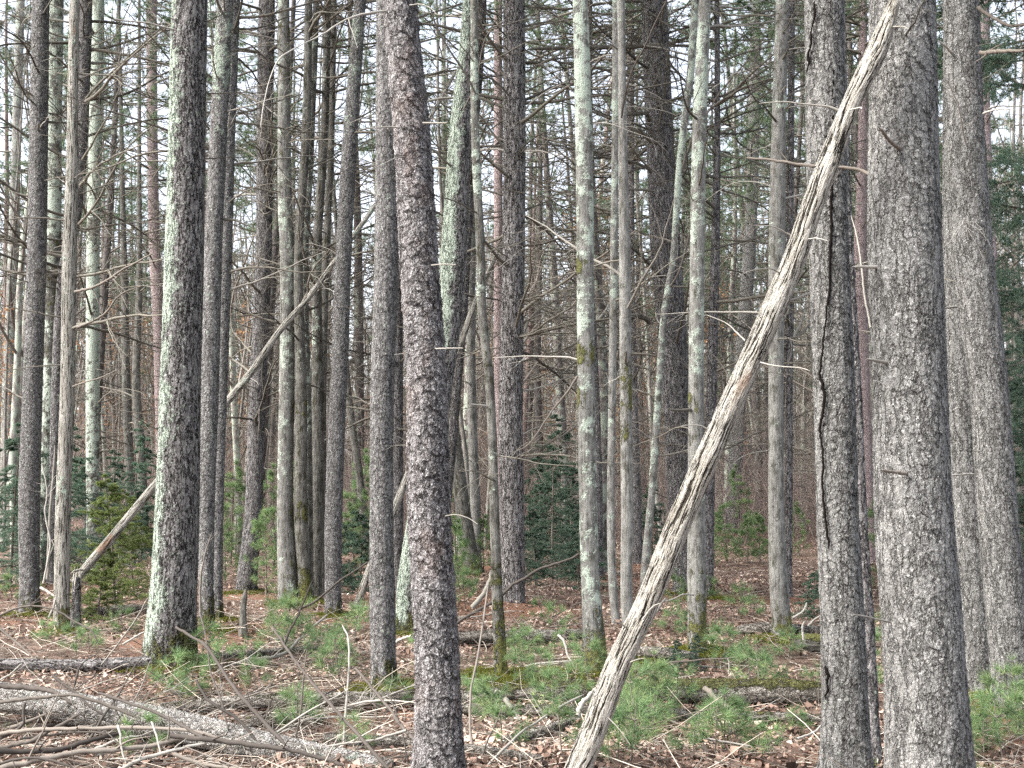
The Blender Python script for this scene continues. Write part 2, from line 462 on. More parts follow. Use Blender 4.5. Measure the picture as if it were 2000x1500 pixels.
# br = (count, y0, y1, mean length in m)
T('t1', 'pine_tree', 'grey pale-speckled pine, first large trunk from the left edge', 'the leftmost speckled pine', 'fine',
  [(80, 0, 33), (76, 250, 35), (72, 500, 36), (64, 750, 37), (57, 1000, 40), (59, 1205, 46)], None, 0.10, 0.07, (22, 0, 800, 1.1))
T('t2', 'maple_tree', 'dark mossy trunk with pale lichen patches directly behind the leftmost pine', 'the mossy trunk behind the leftmost pine', 'mossy',
  [(110, 0, 28), (106, 250, 28), (104, 500, 28), (93, 850, 23), (86, 1150, 22)], None, 0.30, 0.05, (10, 0, 500, 1.2), spots=((105, 540, .35), (103, 600, .4), (98, 690, .4), (108, 480, .35)))
T('t3', 'dead_tree', 'slim barkless grey dead trunk just right of the leftmost pine', 'the slim barkless dead trunk', 'snag',
  [(146, 0, 19), (142, 200, 20), (141, 330, 23), (136, 500, 27), (132, 750, 27), (123, 1000, 28), (121, 1150, 29), (120, 1243, 31)], None, 0.20, 0.12, (16, 60, 800, 0.8), flare=0.45)
T('t3b', 'pine_tree', 'dark slender pine leaning out from behind the barkless dead trunk', 'the dark pine behind the barkless trunk', 'dark',
  [(168, 0, 25), (160, 250, 24), (150, 400, 23), (122, 560, 22), (108, 850, 20), (101, 1140, 22)], 17.5, 0.16, 0.0, (60, 0, 640, 2.1))
T('t3c', 'maple_tree', 'greenish lichen-coated trunk standing behind the small spruce at left', 'the greenish lichen trunk behind the spruce', 'mossy',
  [(193, 0, 22), (187, 250, 25), (182, 500, 25), (181, 850, 25), (180, 1125, 27)], 20.0, 0.34, 0.0, (28, 100, 800, 1.5), spots=((183, 440, .3),))
T('t4', 'pine_tree', 'big pine with a broad pale-green lichen strip down its left side', 'the big lichen-striped pine', 'furrow',
  [(371, 0, 68), (366, 250, 71), (360, 500, 74), (353, 750, 77), (347, 1000, 83), (340, 1150, 88), (334, 1250, 94), (333, 1308, 104)], None, 0.10, 0.17, (4, 0, 400, 0.9), flare=0.3, side=0.52)
T('t5', 'pine_tree', 'lichen-spotted pine trunk close behind the big lichen-striped pine', 'the lichen-spotted pine', 'fine',
  [(440, 0, 32), (427, 250, 34), (416, 500, 35), (410, 750, 35), (403, 1000, 32), (403, 1240, 32)], 12.0, 0.16, 0.16, (10, 0, 500, 1.2), spots=((440, 60, .3), (432, 150, .3)))
T('t5b', 'pine_tree', 'plain grey pine twinned with the lichen-spotted pine, on its right', 'the plain twin pine', 'fine',
  [(455, 0, 28), (446, 250, 28), (440, 500, 26), (432, 750, 24), (425, 1000, 23), (424, 1215, 24)], 13.0, 0.12, 0.05, (26, 0, 600, 1.3), spots=((455, 60, .2),))
T('t6', 'pine_tree', 'dark pine leaning right, crossed by the upper leaning dead trunk at left', 'the dark pine leaning right', 'dark',
  [(521, 0, 32), (517, 300, 32), (515, 500, 32), (504, 750, 33), (495, 1000, 34), (483, 1130, 37), (482, 1162, 40)], None, 0.08, 0.03, (52, 0, 850, 1.6))
T('t7', 'maple_tree', 'maple with bright lichen high up and dark moss down its right side', 'the lichen-topped maple', 'smooth',
  [(554, 0, 23), (555, 250, 25), (557, 400, 28), (561, 500, 28), (560, 750, 29), (557, 1000, 32), (562, 1120, 38), (566, 1190, 46)], None, 0.22, 0.10, (8, 0, 600, 1.2), spots=((548, 60, .35), (550, 150, .3), (552, 300, .3), (570, 620, .25), (572, 800, .3), (575, 1000, .4), (575, 1100, .4)))
T('t8a', 'maple_tree', 'mossy stem touching the lichen-topped maple on its right', 'the mossy stem beside the lichen-topped maple', 'mossy',
  [(603, 0, 15), (598, 250, 17), (583, 500, 17), (588, 750, 22), (588, 1000, 25), (597, 1190, 30)], 14.9, 0.08, 0.12, (22, 0, 700, 1.5), spots=((594, 800, .35), (594, 1000, .4), (598, 1130, .45)))
T('t8b', 'maple_tree', 'thin straight stem rising from the middle of the mossy maple clump', 'the thin middle stem of the clump', 'mossy',
  [(618, 0, 13), (606, 300, 14), (596, 520, 13), (602, 800, 13), (604, 1000, 15), (606, 1185, 18)], 15.2, 0.16, 0.0, (18, 0, 700, 1.4))
T('t8c', 'maple_tree', 'spotted grey stem at the right of the mossy maple clump', 'the spotted stem of the clump', 'mossy',
  [(640, 0, 14), (634, 250, 16), (619, 500, 18), (621, 750, 23), (619, 1000, 27), (616, 1180, 30)], 15.5, 0.10, 0.0, (26, 0, 760, 1.5))
T('t8d', 'maple_tree', 'narrow dark stem half hidden by the straight grey pine', 'the narrow half-hidden stem', 'mossy',
  [(652, 0, 12), (646, 300, 13), (637, 500, 14), (630, 750, 16), (628, 1000, 16), (628, 1170, 18)], 16.2, 0.04, 0.0, (28, 0, 760, 1.5))
T('t9', 'pine_tree', 'slim grey pine leaning right with pale lichen at its top', 'the slim grey leaning pine', 'fine',
  [(703, 0, 23), (685, 250, 29), (671, 500, 31), (664, 700, 32), (655, 900, 33), (651, 1050, 34), (650, 1212, 38)], None, 0.10, 0.05, (8, 0, 800, 0.8), spots=((693, 60, .25), (688, 150, .22), (680, 240, .2), (663, 773, -0.1)))
T('t10', 'pine_tree', 'straight grey scaly pine immediately left of the flaky central pine', 'the straight grey scaly pine', 'fine',
  [(757, 0, 44), (756, 250, 45), (755, 500, 47), (747, 750, 46), (745, 1000, 46), (747, 1200, 49), (749, 1352, 54)], None, 0.08, 0.09, (5, 0, 900, 0.6))
T('t10b', 'pine_tree', 'dark smooth pine showing between the grey scaly and the flaky pines', 'the dark pine between', 'dark',
  [(779, 0, 18), (779, 300, 18), (777, 500, 18), (778, 750, 18), (778, 1000, 20), (779, 1170, 22)], 16.0, 0.06, 0.0, (40, 0, 900, 1.5))
T('t11', 'pine_tree', 'thick purplish-grey flaky pine crossing the centre, leaning left at its top', 'the flaky central pine', 'scaly',
  [(781, 0, 68), (803, 250, 73), (818, 500, 75), (833, 750, 78), (838, 1000, 84), (852, 1250, 84), (858, 1500, 87), (858, 1550, 92)], 6.0, -0.05, 0.0, (3, 0, 1000, 0.4))
T('t12', 'maple_tree', 'lichen-coated trunk leaning right behind the flaky central pine', 'the leaning lichen-coated trunk', 'furrow',
  [(918, 0, 26), (913, 100, 34), (900, 250, 43), (886, 500, 50), (874, 650, 48), (838, 900, 44), (800, 1130, 44), (793, 1243, 50)], None, 0.16, 0.10, (8, 0, 700, 1.0), side=0.62)
T('t12b', 'pine_tree', 'dark twin stem forking off right of the leaning lichen-coated trunk', 'the dark twin stem', 'dark',
  [(940, 0, 22), (935, 120, 21), (925, 250, 20), (916, 400, 18), (905, 600, 18), (880, 900, 18), (860, 1140, 20)], 15.5, 0.10, 0.0, (28, 0, 700, 1.4))
T('t13', 'maple_tree', 'thin crooked maple with a moss-green foot in front of the dark furrowed pine', 'the thin moss-footed maple', 'mossy',
  [(926, 0, 14), (928, 250, 16), (939, 500, 17), (941, 600, 18), (956, 750, 18), (963, 900, 18), (967, 1050, 19), (973, 1200, 22), (980, 1330, 28)], None, 0.16, 0.32, (8, 0, 1000, 0.8), spots=((950, 700, .2), (968, 1130, .3)))
T('t14', 'pine_tree', 'dark furrowed straight pine right of the picture centre line', 'the dark furrowed pine', 'furrow',
  [(1004, 0, 43), (1005, 250, 44), (1003, 500, 44), (998, 750, 47), (1000, 1000, 47), (1003, 1130, 43), (1004, 1192, 46)], None, -0.1, 0.0, (72, 0, 900, 1.8))
T('t14b', 'red_pine', 'pale pinkish trunk close behind the left of the dark furrowed pine', 'the pinkish trunk', 'pink',
  [(973, 0, 16), (973, 400, 17), (974, 700, 18), (976, 950, 20), (977, 1110, 22)], 22.0, 0.0, 0.0, (10, 0, 600, 1.4))
T('t15', 'maple_tree', 'pale grey-green lichened maple with moss collars and a mossy foot', 'the pale moss-collared maple', 'smooth',
  [(1133, 0, 30), (1140, 250, 33), (1143, 500, 33), (1145, 750, 34), (1149, 1000, 35), (1154, 1150, 36), (1160, 1270, 42), (1161, 1326, 48)], None, 0.25, 0.25, (4, 0, 800, 0.8), spots=((1136, 690, .55), (1155, 690, .4), (1137, 783, .55), (1133, 520, .5), (1160, 1270, .3)))
T('t15b', 'pine_tree', 'dim dark trunk mostly hidden behind the moss-collared maple', 'the hidden dark trunk', 'dark',
  [(1150, 0, 14), (1152, 500, 15), (1164, 800, 17), (1169, 1000, 17), (1171, 1130, 18)], 20.0, 0.0, 0.0, (64, 0, 760, 1.8))
T('t16a', 'maple_tree', 'slender left stem of the two leaning together right of the collared maple', 'the slender left twin', 'smooth',
  [(1204, 0, 16), (1202, 250, 14), (1199, 500, 15), (1196, 750, 15), (1193, 1000, 15), (1197, 1150, 16), (1205, 1232, 18)], None, 0.16, 0.0, (10, 0, 800, 1.0), spots=((1202, 620, .3), (1202, 900, .3)))
T('t16b', 'maple_tree', 'brown-grey right stem of the close pair, knotted with dark moss', 'the knotted right twin', 'smooth',
  [(1213, 0, 15), (1216, 250, 17), (1220, 500, 22), (1222, 750, 23), (1225, 1000, 24), (1224, 1180, 22), (1234, 1305, 26)], None, 0.06, 0.12, (8, 0, 800, 1.0), spots=((1226, 735, .5), (1226, 785, .5), (1219, 850, .4)))
T('t16c', 'pine_tree', 'dark pine behind the close pair of stems', 'the dark pine behind the close pair', 'dark',
  [(1232, 0, 14), (1232, 500, 15), (1238, 800, 17), (1244, 1000, 18), (1247, 1105, 20)], None, 0.0, 0.0, (64, 0, 800, 1.8))
T('t17', 'pine_tree', 'broad dark pine leaning left, third widest trunk right of centre', 'the broad dark pine', 'dark',
  [(1278, 0, 51), (1288, 250, 55), (1301, 500, 59), (1313, 650, 55), (1322, 800, 51), (1331, 1000, 48), (1340, 1165, 52)], None, 0.03, 0.02, (72, 0, 900, 1.8), side=0.15)
T('t18', 'maple_tree', 'rough grey maple with mossy foot in front of the broad dark pine', 'the rough grey maple', 'smooth',
  [(1377, 0, 24), (1366, 250, 28), (1362, 500, 29), (1360, 750, 30), (1360, 1000, 33), (1361, 1150, 36), (1362, 1280, 38)], None, 0.18, 0.28, (10, 0, 900, 1.0), spots=((1352, 785, .45), (1366, 860, .4), (1358, 1100, .3)))
T('t18b', 'sapling_tree', 'thin crooked lichened sapling snaking up in front of the broad dark pine', 'the crooked sapling', 'smooth',
  [(1358, 0, 14), (1348, 150, 15), (1333, 270, 14), (1325, 350, 13), (1315, 500, 12), (1305, 560, 12), (1296, 620, 12), (1287, 750, 13), (1281, 850, 14), (1270, 1000, 15), (1260, 1110, 16), (1257, 1195, 17)], 13.6, 0.24, 0.0, (14, 0, 900, 0.8))
T('t19', 'pine_tree', 'thin dark trunk right behind the rough grey maple with green foot', 'the thin trunk behind the grey maple', 'dark',
  [(1400, 0, 10), (1401, 250, 12), (1397, 500, 18), (1390, 750, 20), (1383, 1000, 24), (1382, 1172, 32)], 15.8, 0.02, 0.08, (52, 0, 900, 1.7))
T('t24', 'maple_tree', 'pale grey straight trunk between the leaning dead trunk and the cracked pine', 'the pale grey straight trunk', 'smooth',
  [(1528, 0, 25), (1521, 250, 28), (1517, 500, 32), (1516, 750, 29), (1516, 1000, 31), (1522, 1150, 36), (1530, 1252, 42)], None, 0.12, 0.14, (22, 0, 700, 1.2), spots=((1520, 300, .1),))
T('t24b', 'pine_tree', 'narrow trunk peeking out right of the pale grey straight trunk', 'the narrow peeking trunk', 'dark',
  [(1546, 0, 13), (1543, 500, 13), (1541, 1000, 14), (1541, 1172, 15)], None, 0.05, 0.0, (34, 0, 800, 1.6))
T('t25', 'pine_tree', 'far straight speckled pine seen left of the pale grey straight trunk', 'the far speckled pine', 'plated',
  [(1476, 0, 20), (1468, 400, 24), (1456, 600, 26), (1445, 750, 27), (1432, 1000, 27), (1431, 1042, 30)], 34.0, 0.1, 0.0, (34, 0, 700, 2.6))
T('t26', 'red_pine', 'slim pink-barked pine in the gap right of the cracked pine', 'the slim pink pine', 'pink',
  [(1686, 0, 15), (1684, 300, 18), (1680, 520, 25), (1688, 750, 22), (1699, 1000, 18), (1703, 1105, 20)], 22.0, -0.05, 0.0, (24, 0, 600, 1.4))
T('t21', 'pine_tree', 'grey pine with a long dark crack down its bark behind the leaning trunk', 'the cracked pine', 'plated',
  [(1609, 0, 76), (1613, 250, 79), (1619, 500, 77), (1629, 750, 80), (1636, 1000, 80), (1647, 1250, 84), (1654, 1500, 83), (1655, 1535, 88)], 6.2, 0.04, 0.0, (4, 0, 800, 0.6))
T('t21b', 'pine_tree', 'thin dark purplish trunk hugging the right of the cracked pine', 'the thin dark trunk by the cracked pine', 'dark',
  [(1640, 0, 20), (1655, 450, 20), (1672, 750, 21), (1682, 1000, 22), (1697, 1250, 24), (1706, 1500, 27), (1707, 1522, 29)], 6.7, 0.08, 0.0, (4, 0, 700, 0.7))
T('t22', 'pine_tree', 'thickest grey scaly pine, the one the leaning dead trunk rests against', 'the thickest pine', 'plated',
  [(1761, 0, 128), (1764, 250, 132), (1768, 500, 140), (1777, 750, 140), (1784, 1000, 147), (1802, 1250, 150), (1814, 1500, 152), (1816, 1600, 160)], 5.5, 0.02, 0.0, (3, 0, 900, 0.5))
T('t23a', 'pine_tree', 'left trunk of the two close grey pines at the right edge', 'the left pine of the right-edge pair', 'plated',
  [(1862, 0, 38), (1862, 250, 40), (1866, 500, 46), (1877, 750, 50), (1889, 1000, 54), (1906, 1250, 60), (1914, 1362, 64)], None, 0.04, 0.03, (8, 0, 900, 0.6))
T('t23b', 'pine_tree', 'right trunk of the two close grey pines at the right edge', 'the right pine of the right-edge pair', 'plated',
  [(1877, 0, 69), (1885, 250, 72), (1899, 500, 78), (1930, 750, 72), (1948, 1000, 74), (1970, 1250, 74), (1980, 1400, 78)], None, 0.02, 0.02, (8, 0, 800, 0.8))
T('t27', 'red_pine', 'pinkish trunk right of the right-edge pair of pines, beside hemlock boughs', 'the pinkish trunk at right', 'pink',
  [(1922, 0, 20), (1925, 260, 20), (1936, 520, 22), (1950, 800, 22), (1960, 1095, 24)], 19.0, 0.0, 0.0, (20, 0, 600, 1.2))
T('t33', 'maple_tree', 'mossy trunk leaning left with a split orange-brown foot behind the central pine', 'the mossy split-footed trunk', 'mossy',
  [(850, 600, 14), (866, 720, 20), (886, 850, 25), (905, 1000, 29), (918, 1080, 30), (924, 1128, 32)], None, 0.0, 0.16, (5, 620, 900, 0.8))
T('t33b', 'maple_tree', 'straight grey trunk rising just right of the mossy split-footed trunk', 'the straight grey trunk behind', 'smooth',
  [(922, 0, 13), (920, 400, 15), (920, 700, 17), (925, 900, 19), (930, 1020, 20), (932, 1122, 22)], 20.5, 0.05, 0.0, (14, 100, 900, 1.2))
T('t32', 'maple_tree', 'mossy crooked stem leaning left in the gap right of the slim grey pine', 'the mossy crooked stem', 'mossy',
  [(668, 600, 10), (677, 730, 12), (688, 830, 14), (702, 930, 15), (714, 1050, 15), (718, 1100, 16)], 22.0, 0.06, 0.2, (8, 600, 900, 1.0))
T('t30', 'red_pine', 'pale pinkish distant trunk just left of the big lichen-striped pine', 'the pale distant trunk', 'pink',
  [(296, 0, 20), (298, 300, 21), (302, 480, 22), (310, 650, 22), (318, 1060, 24)], 30.0, 0.1, 0.0, (30, 0, 700, 2.0))
T('t29', 'maple_tree', 'pale thin distant trunk at the far left edge', 'the pale trunk at the left edge', 'smooth',
  [(40, 0, 16), (30, 350, 18), (22, 600, 20), (14, 820, 22), (10, 1060, 24)], 32.0, 0.16, 0.0, (14, 0, 800, 2.0))
T('t31', 'maple_tree', 'dark thin distant trunk left of the big lichen-striped pine', 'the dark thin distant trunk', 'mossy',
  [(240, 400, 10), (244, 600, 14), (248, 800, 17), (258, 1000, 18), (260, 1070, 20)], 28.0, 0.0, 0.0, (14, 400, 900, 1.6))
T('t31b', 'maple_tree', 'dark forked distant trunk between the spruce sapling and the lichen-striped pine', 'the dark forked distant trunk', 'mossy',
  [(272, 380, 9), (272, 560, 12), (266, 750, 16), (276, 900, 18), (284, 1080, 20)], 27.0, 0.0, 0.0, (14, 400, 900, 1.6))

for t in TREES:
    if t['depth'] is None: t['depth'] = flat_depth(t['pts'][-1][1])
TB = {t['key']: t for t in TREES}

# ------------------------------------------------------------------ ground
BASES = np.array([at(t['pts'][-1][0], t['pts'][-1][1], t['depth']) for t in TREES])


def h0(x, y):
    r = np.hypot(x, y)
    return (fbm(x * 0.35 + 7, y * 0.35, 3, 3) - 0.5) * 0.16 * sstep(2, 9, y) + (fbm(x * 1.7, y * 1.7 + 5, 5, 3) - 0.5) * 0.07 + (fbm(x * .05, y * .05, 9, 2) - .5) * 1.2 * sstep(25, 70, r)


RES = BASES[:, 2] - h0(BASES[:, 0], BASES[:, 1])


def ground(x, y):
    x = np.asarray(x, float); y = np.asarray(y, float)
    z = h0(x, y)
    num = 0; den = 0.03
    mound = 0
    for b, r in zip(BASES, RES):
        d2 = (x - b[0]) ** 2 + (y - b[1]) ** 2
        s = 0.7 + 0.06 * b[1]
        w = np.exp(-d2 / (2 * (0.5 * s) ** 2))
        num = num + w * r; den = den + w
        mound = mound + 0.05 * np.exp(-d2 / (2 * 0.3 ** 2))
    return z + num / den * 1.03 + mound * 0.8


def gpix(px, py):
    """point of the ground under a pixel"""
    d = RGT * (px - 1000) / F + UPV * (750 - py) / F + FWD
    lo, prev = 3.0, None
    ts = np.linspace(3, 60, 800)
    P = CAM[None] + d[None] * ts[:, None]
    below = P[:, 2] < ground(P[:, 0], P[:, 1])
    i = int(np.argmax(below)) if below.any() else 799
    return P[i]


YS = np.concatenate([np.array([-12, -6, -3]), np.linspace(0, 5.5, 30), np.geomspace(5.6, 14, 340)[0:], np.geomspace(14.05, 60, 220), np.geomspace(63, 170, 30)])
US = np.linspace(-1, 1, 420)
YY, UU = np.meshgrid(YS, US, indexing='ij')
XX = UU * np.minimum(9.0 + 0.9 * np.maximum(YY, 0), 180.0)
ZZ = ground(XX, YY)
nr, nc = XX.shape
ii = np.arange(nr * nc).reshape(nr, nc)
gq = np.stack([ii[:-1, :-1], ii[:-1, 1:], ii[1:, 1:], ii[1:, :-1]], -1).reshape(-1, 4)


def moss_amt(x, y):
    m = 0
    for t, b in zip(TREES, BASES):
        if t['moss'] > 0 or t['depth'] < 12:
            d2 = (x - b[0]) ** 2 + (y - b[1]) ** 2
            m = m + (0.35 + 2.2 * t['moss']) * np.exp(-d2 / (2 * 0.26 ** 2))
    return np.clip(m, 0, 1) * 0.5 + fbm(x * 1.3, y * 1.3, 31, 3) * 0.62


def needle_amt(x, y):
    m = 0
    for t, b in zip(TREES, BASES):
        if 'pine' in t['name']:
            d2 = (x - b[0]) ** 2 + (y - b[1] + 0.3) ** 2
            m = m + np.exp(-d2 / (2 * 0.6 ** 2))
    return np.clip(m, 0, 1) * 0.5 + fbm(x * 0.9 + 3, y * 0.9, 41, 3) * 0.6


mb = MB()
mb.add(np.stack([XX, YY, ZZ], -1).reshape(-1, 3), Q=gq, gm=np.stack([moss_amt(XX, YY), needle_amt(XX, YY), 0 * XX], -1).reshape(-1, 3))
N = NT('forest_floor')
geo = N.n('NewGeometry').outputs['Position']
gm = N.n('SeparateXYZ', {0: N.attr('gm', True)})
vz = N.n('TexVoronoi', {'Vector': geo, 'Scale': 22.0}, feature='F1')
vc = N.n('SeparateColor', {0: vz.outputs['Color']}).outputs[0]
n1 = N.noise(geo, 60.0, 5.0, 0.7); n2 = N.noise(geo, 4.0, 4.0, 0.6)
c = N.mix(N.math('MULTIPLY', vc, N.ramp(n2, 0.35, 0.6)), (0.085, 0.057, 0.045), (0.30, 0.215, 0.172))
c = N.mix(N.ramp(n1, 0.45, 0.7), c, (0.10, 0.062, 0.045))
c = N.mix(N.ramp(n1, 0.66, 0.75), c, (0.36, 0.27, 0.21))
nd = N.ramp(N.math('ADD', gm.outputs[1], N.math('MULTIPLY', n1, 0.3)), 0.62, 0.85)
c = N.mix(N.math('MULTIPLY', nd, 0.75), c, N.mix(n1, (0.115, 0.058, 0.036), (0.30, 0.165, 0.11)))
ms = N.ramp(N.math('ADD', gm.outputs[0], N.math('MULTIPLY', n1, 0.3)), 0.70, 0.82)
c = N.mix(N.math('MULTIPLY', ms, 0.8), c, N.mix(n1, (0.05, 0.065, 0.015), (0.17, 0.18, 0.045)))
gh = N.math('ADD', N.math('MULTIPLY', vz.outputs['Distance'], 0.5), n1)
M_GROUND = N.surf(c, 0.95, 0.1, height=gh, dist=0.03, bump=1.0)
tag(link('ground', mb.mesh('ground'), M_GROUND), kind='structure')

# ------------------------------------------------------------------ trunk builder
_seed = [0]


def cr_interp(pts, ts, n):
    """smooth resample: pts (k,c) at params ts -> catmull-rom at n values"""
    k = len(pts)
    out = np.zeros((len(n), pts.shape[1]))
    d = np.zeros_like(pts)
    for i in range(k):
        a, b = max(i - 1, 0), min(i + 1, k - 1)
        d[i] = (pts[b] - pts[a]) / (ts[b] - ts[a])
    j = np.clip(np.searchsorted(ts, n) - 1, 0, k - 2)
    hgt = (ts[j + 1] - ts[j])
    u = ((n - ts[j]) / hgt)[:, None]
    h = hgt[:, None]
    out = (2 * u ** 3 - 3 * u ** 2 + 1) * pts[j] + (u ** 3 - 2 * u ** 2 + u) * h * d[j] + (-2 * u ** 3 + 3 * u ** 2) * pts[j + 1] + (u ** 3 - u ** 2) * h * d[j + 1]
    return out


def trunk_mesh(name, P, R, dens, lich, moss, flare=0.2, base_n=5, origin=None, lobes=True, mind=None, cap=True, wob=0.03, lo_dens_above=None):
    """P (n,3) world axis from base to top, R radii. lich(s,theta,z,co)->array, moss likewise."""
    _seed[0] += 1
    sd = _seed[0]
    seg = np.linalg.norm(np.diff(P, axis=0), axis=1); s = np.concatenate([[0], np.cumsum(seg)])
    L = s[-1]
    if lo_dens_above is not None and lo_dens_above < L:
        S = np.concatenate([np.arange(0, lo_dens_above, dens), np.linspace(lo_dens_above, L, 30)])
    else:
        S = np.linspace(0, L, max(8, int(L / dens)))
    X = cr_interp(np.concatenate([P, R[:, None]], 1), s, S)
    A = X[:, :3]; r = np.maximum(X[:, 3], 0.004)
    k = int(np.clip(2 * PI * r.max() / dens, 8, 200))
    Tn = norm(np.gradient(A, axis=0))
    # axes: theta = 0 towards +X of the picture (or nearest perpendicular)
    ref = np.array([0, 1.0, 0]) if abs(Tn[len(Tn) // 2][1]) < 0.8 else np.array([0, 0, 1.0])
    U = norm(np.cross(ref[None], Tn)); W = norm(np.cross(Tn, U))
    th = 2 * PI * np.arange(k) / k
    C, Sn = np.cos(th), np.sin(th)
    rr = r[:, None] * np.ones(k)[None]
    lown = fbm(C[None] * 1.2 + 3 + S[:, None] * 1.1, Sn[None] * 1.2 + S[:, None] * 0.9 + 5, sd, 3) - 0.5
    rr = rr * (1 + 2 * wob * lown)
    if flare > 0:
        fl = np.exp(-np.maximum(S - 0.10, 0) / 0.15)[:, None]
        lob = (0.6 + 0.8 * (0.5 + 0.5 * np.sin(th * base_n + sd * 1.7 + 0.8 * np.sin(th * 2 + sd)))) if lobes else np.ones(k)
        rr = rr * (1 + flare * fl * lob[None])
    V = A[:, None] + rr[..., None] * (C[None, :, None] * U[:, None] + Sn[None, :, None] * W[:, None])
    off = np.array([sd * 3.71, sd * 1.93, sd * 2.37])
    bco = np.stack([rr * C, rr * Sn, S[:, None] * np.ones(k)], -1) + off
    lm = np.zeros((len(S), k, 3))
    # outward direction towards the camera-left is U negative
    lm[..., 0] = lich(S[:, None], C[None], Sn[None], V) + 0 * rr
    lm[..., 1] = moss(S[:, None], C[None], Sn[None], V) + 0 * rr
    o = np.zeros(3) if origin is None else np.asarray(origin)
    n = len(S)
    idx = np.arange(n * k).reshape(n, k)
    a = idx[:-1]; b = np.roll(a, -1, 1); d = idx[1:]; c = np.roll(d, -1, 1)
    Q = np.stack([a, b, c, d], -1).reshape(-1, 4)
    Vf = (V - o).reshape(-1, 3); bf = bco.reshape(-1, 3); lf = lm.reshape(-1, 3)
    Tt = None
    if cap:
        ends = []
        Vf = np.concatenate([Vf, [A[-1] - o + Tn[-1] * r[-1] * 0.3], [A[0] - o - Tn[0] * r[0] * 0.1]])
        bf = np.concatenate([bf, bf[[-1, 0]]]); lf = np.concatenate([lf, lf[[-1, 0]]])
        tp = n * k
        for i in range(k): ends.append((idx[-1, i], idx[-1, (i + 1) % k], tp)); ends.append((idx[0, (i + 1) % k], idx[0, i], tp + 1))
        Tt = ends
    m = MB(); m.add(Vf, Q=Q, T=Tt, bco=bf, lm=lf)
    return m.mesh(name), A, r, S


# ------------------------------------------------------------------ dead branch prototypes (unit length, along +X)
def branch_proto(seed, style):
    rng = np.random.default_rng(seed)
    m = MB()
    if style == 'long':
        P = polys(np.zeros((1, 3)), np.array([[1, 0, 0.05 + rng.uniform(-.12, .25)]]), 1.0, 11, 0.085, -0.012 if rng.random() < .5 else 0.02, rng)
        R = np.linspace(0.0105, 0.0028, 11)[None]
        tubes(m, P, R, 6)
        C, CR = subs(P, R, 9, 0.18, 0.98, 0.46, 0.55, 7, 0.13, 0.0, rng, plane=0.5)
        tubes(m, C, CR * 0.85, 4)
        D, DR = subs(C, CR, 4, 0.2, 0.95, 0.5, 0.55, 5, 0.15, 0.0, rng)
        tubes(m, D, np.maximum(DR * 0.8, 0.0010), 3)
    elif style == 'bare':
        P = polys(np.zeros((1, 3)), np.array([[1, 0, rng.uniform(-.1, .3)]]), 1.0, 9, 0.10, rng.uniform(-.03, .02), rng)
        R = np.linspace(0.011, 0.003, 9)[None]
        tubes(m, P, R, 6)
        C, CR = subs(P, R, 4, 0.3, 0.95, 0.4, 0.5, 6, 0.13, 0.0, rng)
        tubes(m, C, CR * 0.8, 4)
    elif style == 'stub':
        P = polys(np.zeros((1, 3)), np.array([[1, 0, rng.uniform(-.3, .4)]]), 1.0, 7, 0.10, 0.0, rng)
        R = np.linspace(0.055, 0.03, 7)[None]; R[0, -1] = 0.006
        tubes(m, P, R, 6)
    elif style == 'whip':   # thin curved drooping twig
        P = polys(np.zeros((1, 3)), np.array([[1, 0, 0.6]]), 1.0, 14, 0.10, -0.10, rng)
        R = np.linspace(0.0062, 0.0016, 14)[None]
        tubes(m, P, R, 5)
        C, CR = subs(P, R, 6, 0.25, 0.95, 0.45, 0.45, 8, 0.12, -0.07, rng)
        tubes(m, C, np.maximum(CR * 0.8, .0011), 3)
    me = m.mesh('branch')
    return me


PROTO = {'long': [branch_proto(100 + i, 'long') for i in range(14)], 'bare': [branch_proto(200 + i, 'bare') for i in range(10)],
         'stub': [branch_proto(300 + i, 'stub') for i in range(6)], 'whip': [branch_proto(400 + i, 'whip') for i in range(8)]}
PROTO_PALE = {k: [m.copy() for m in v] for k, v in PROTO.items() if k in ('bare', 'stub', 'whip')}
for v in PROTO.values():
    for m in v: m.materials.append(M_TWIG)
for v in PROTO_PALE.values():
    for m in v: m.materials.append(M_PALE)


def put_branch(root, origin, pos, az, el, L, style, pale=False, rng=RNG):
    lst = (PROTO_PALE if pale else PROTO)[style]
    o = bpy.data.objects.new('branch', lst[int(rng.integers(len(lst)))])
    COL.objects.link(o)
    o.parent = root
    o.location = [float(v) for v in (np.asarray(pos) - origin)]
    o.rotation_mode = 'XYZ'
    o.rotation_euler = (float(rng.normal(0, 0.25)), -float(el), float(az))
    o.scale = (L, L, L)
    return o


def tube_obj(name, pts, radii, mat, parent=None, origin=None, k=7, twigs=0, rng=RNG, n=18):
    pts = np.asarray(pts, float); radii = np.asarray(radii, float)
    seg = np.linalg.norm(np.diff(pts, axis=0), axis=1); s = np.concatenate([[0], np.cumsum(seg)])
    S = np.linspace(0, s[-1], n)
    X = cr_interp(np.concatenate([pts, radii[:, None]], 1), s, S)
    P = X[:, :3] + rng.normal(0, 1, (n, 3)) * X[:, 3:4] * 0.18
    R = np.maximum(X[:, 3], 0.0012) * (1 + rng.normal(0, 0.07, n)); R[-1] *= 0.4
    o = np.zeros(3) if origin is None else origin
    m = MB(); tubes(m, (P - o)[None], R[None], k)
    if twigs:
        C, CR = subs((P - o)[None], R[None], twigs, 0.1, 0.95, 0.28, 0.55, 6, 0.13, 0.0, rng, rf=0.45)
        tubes(m, C, np.maximum(CR, 0.0012), 4)
    me = m.mesh(name)
    return link(name, me, mat, parent)


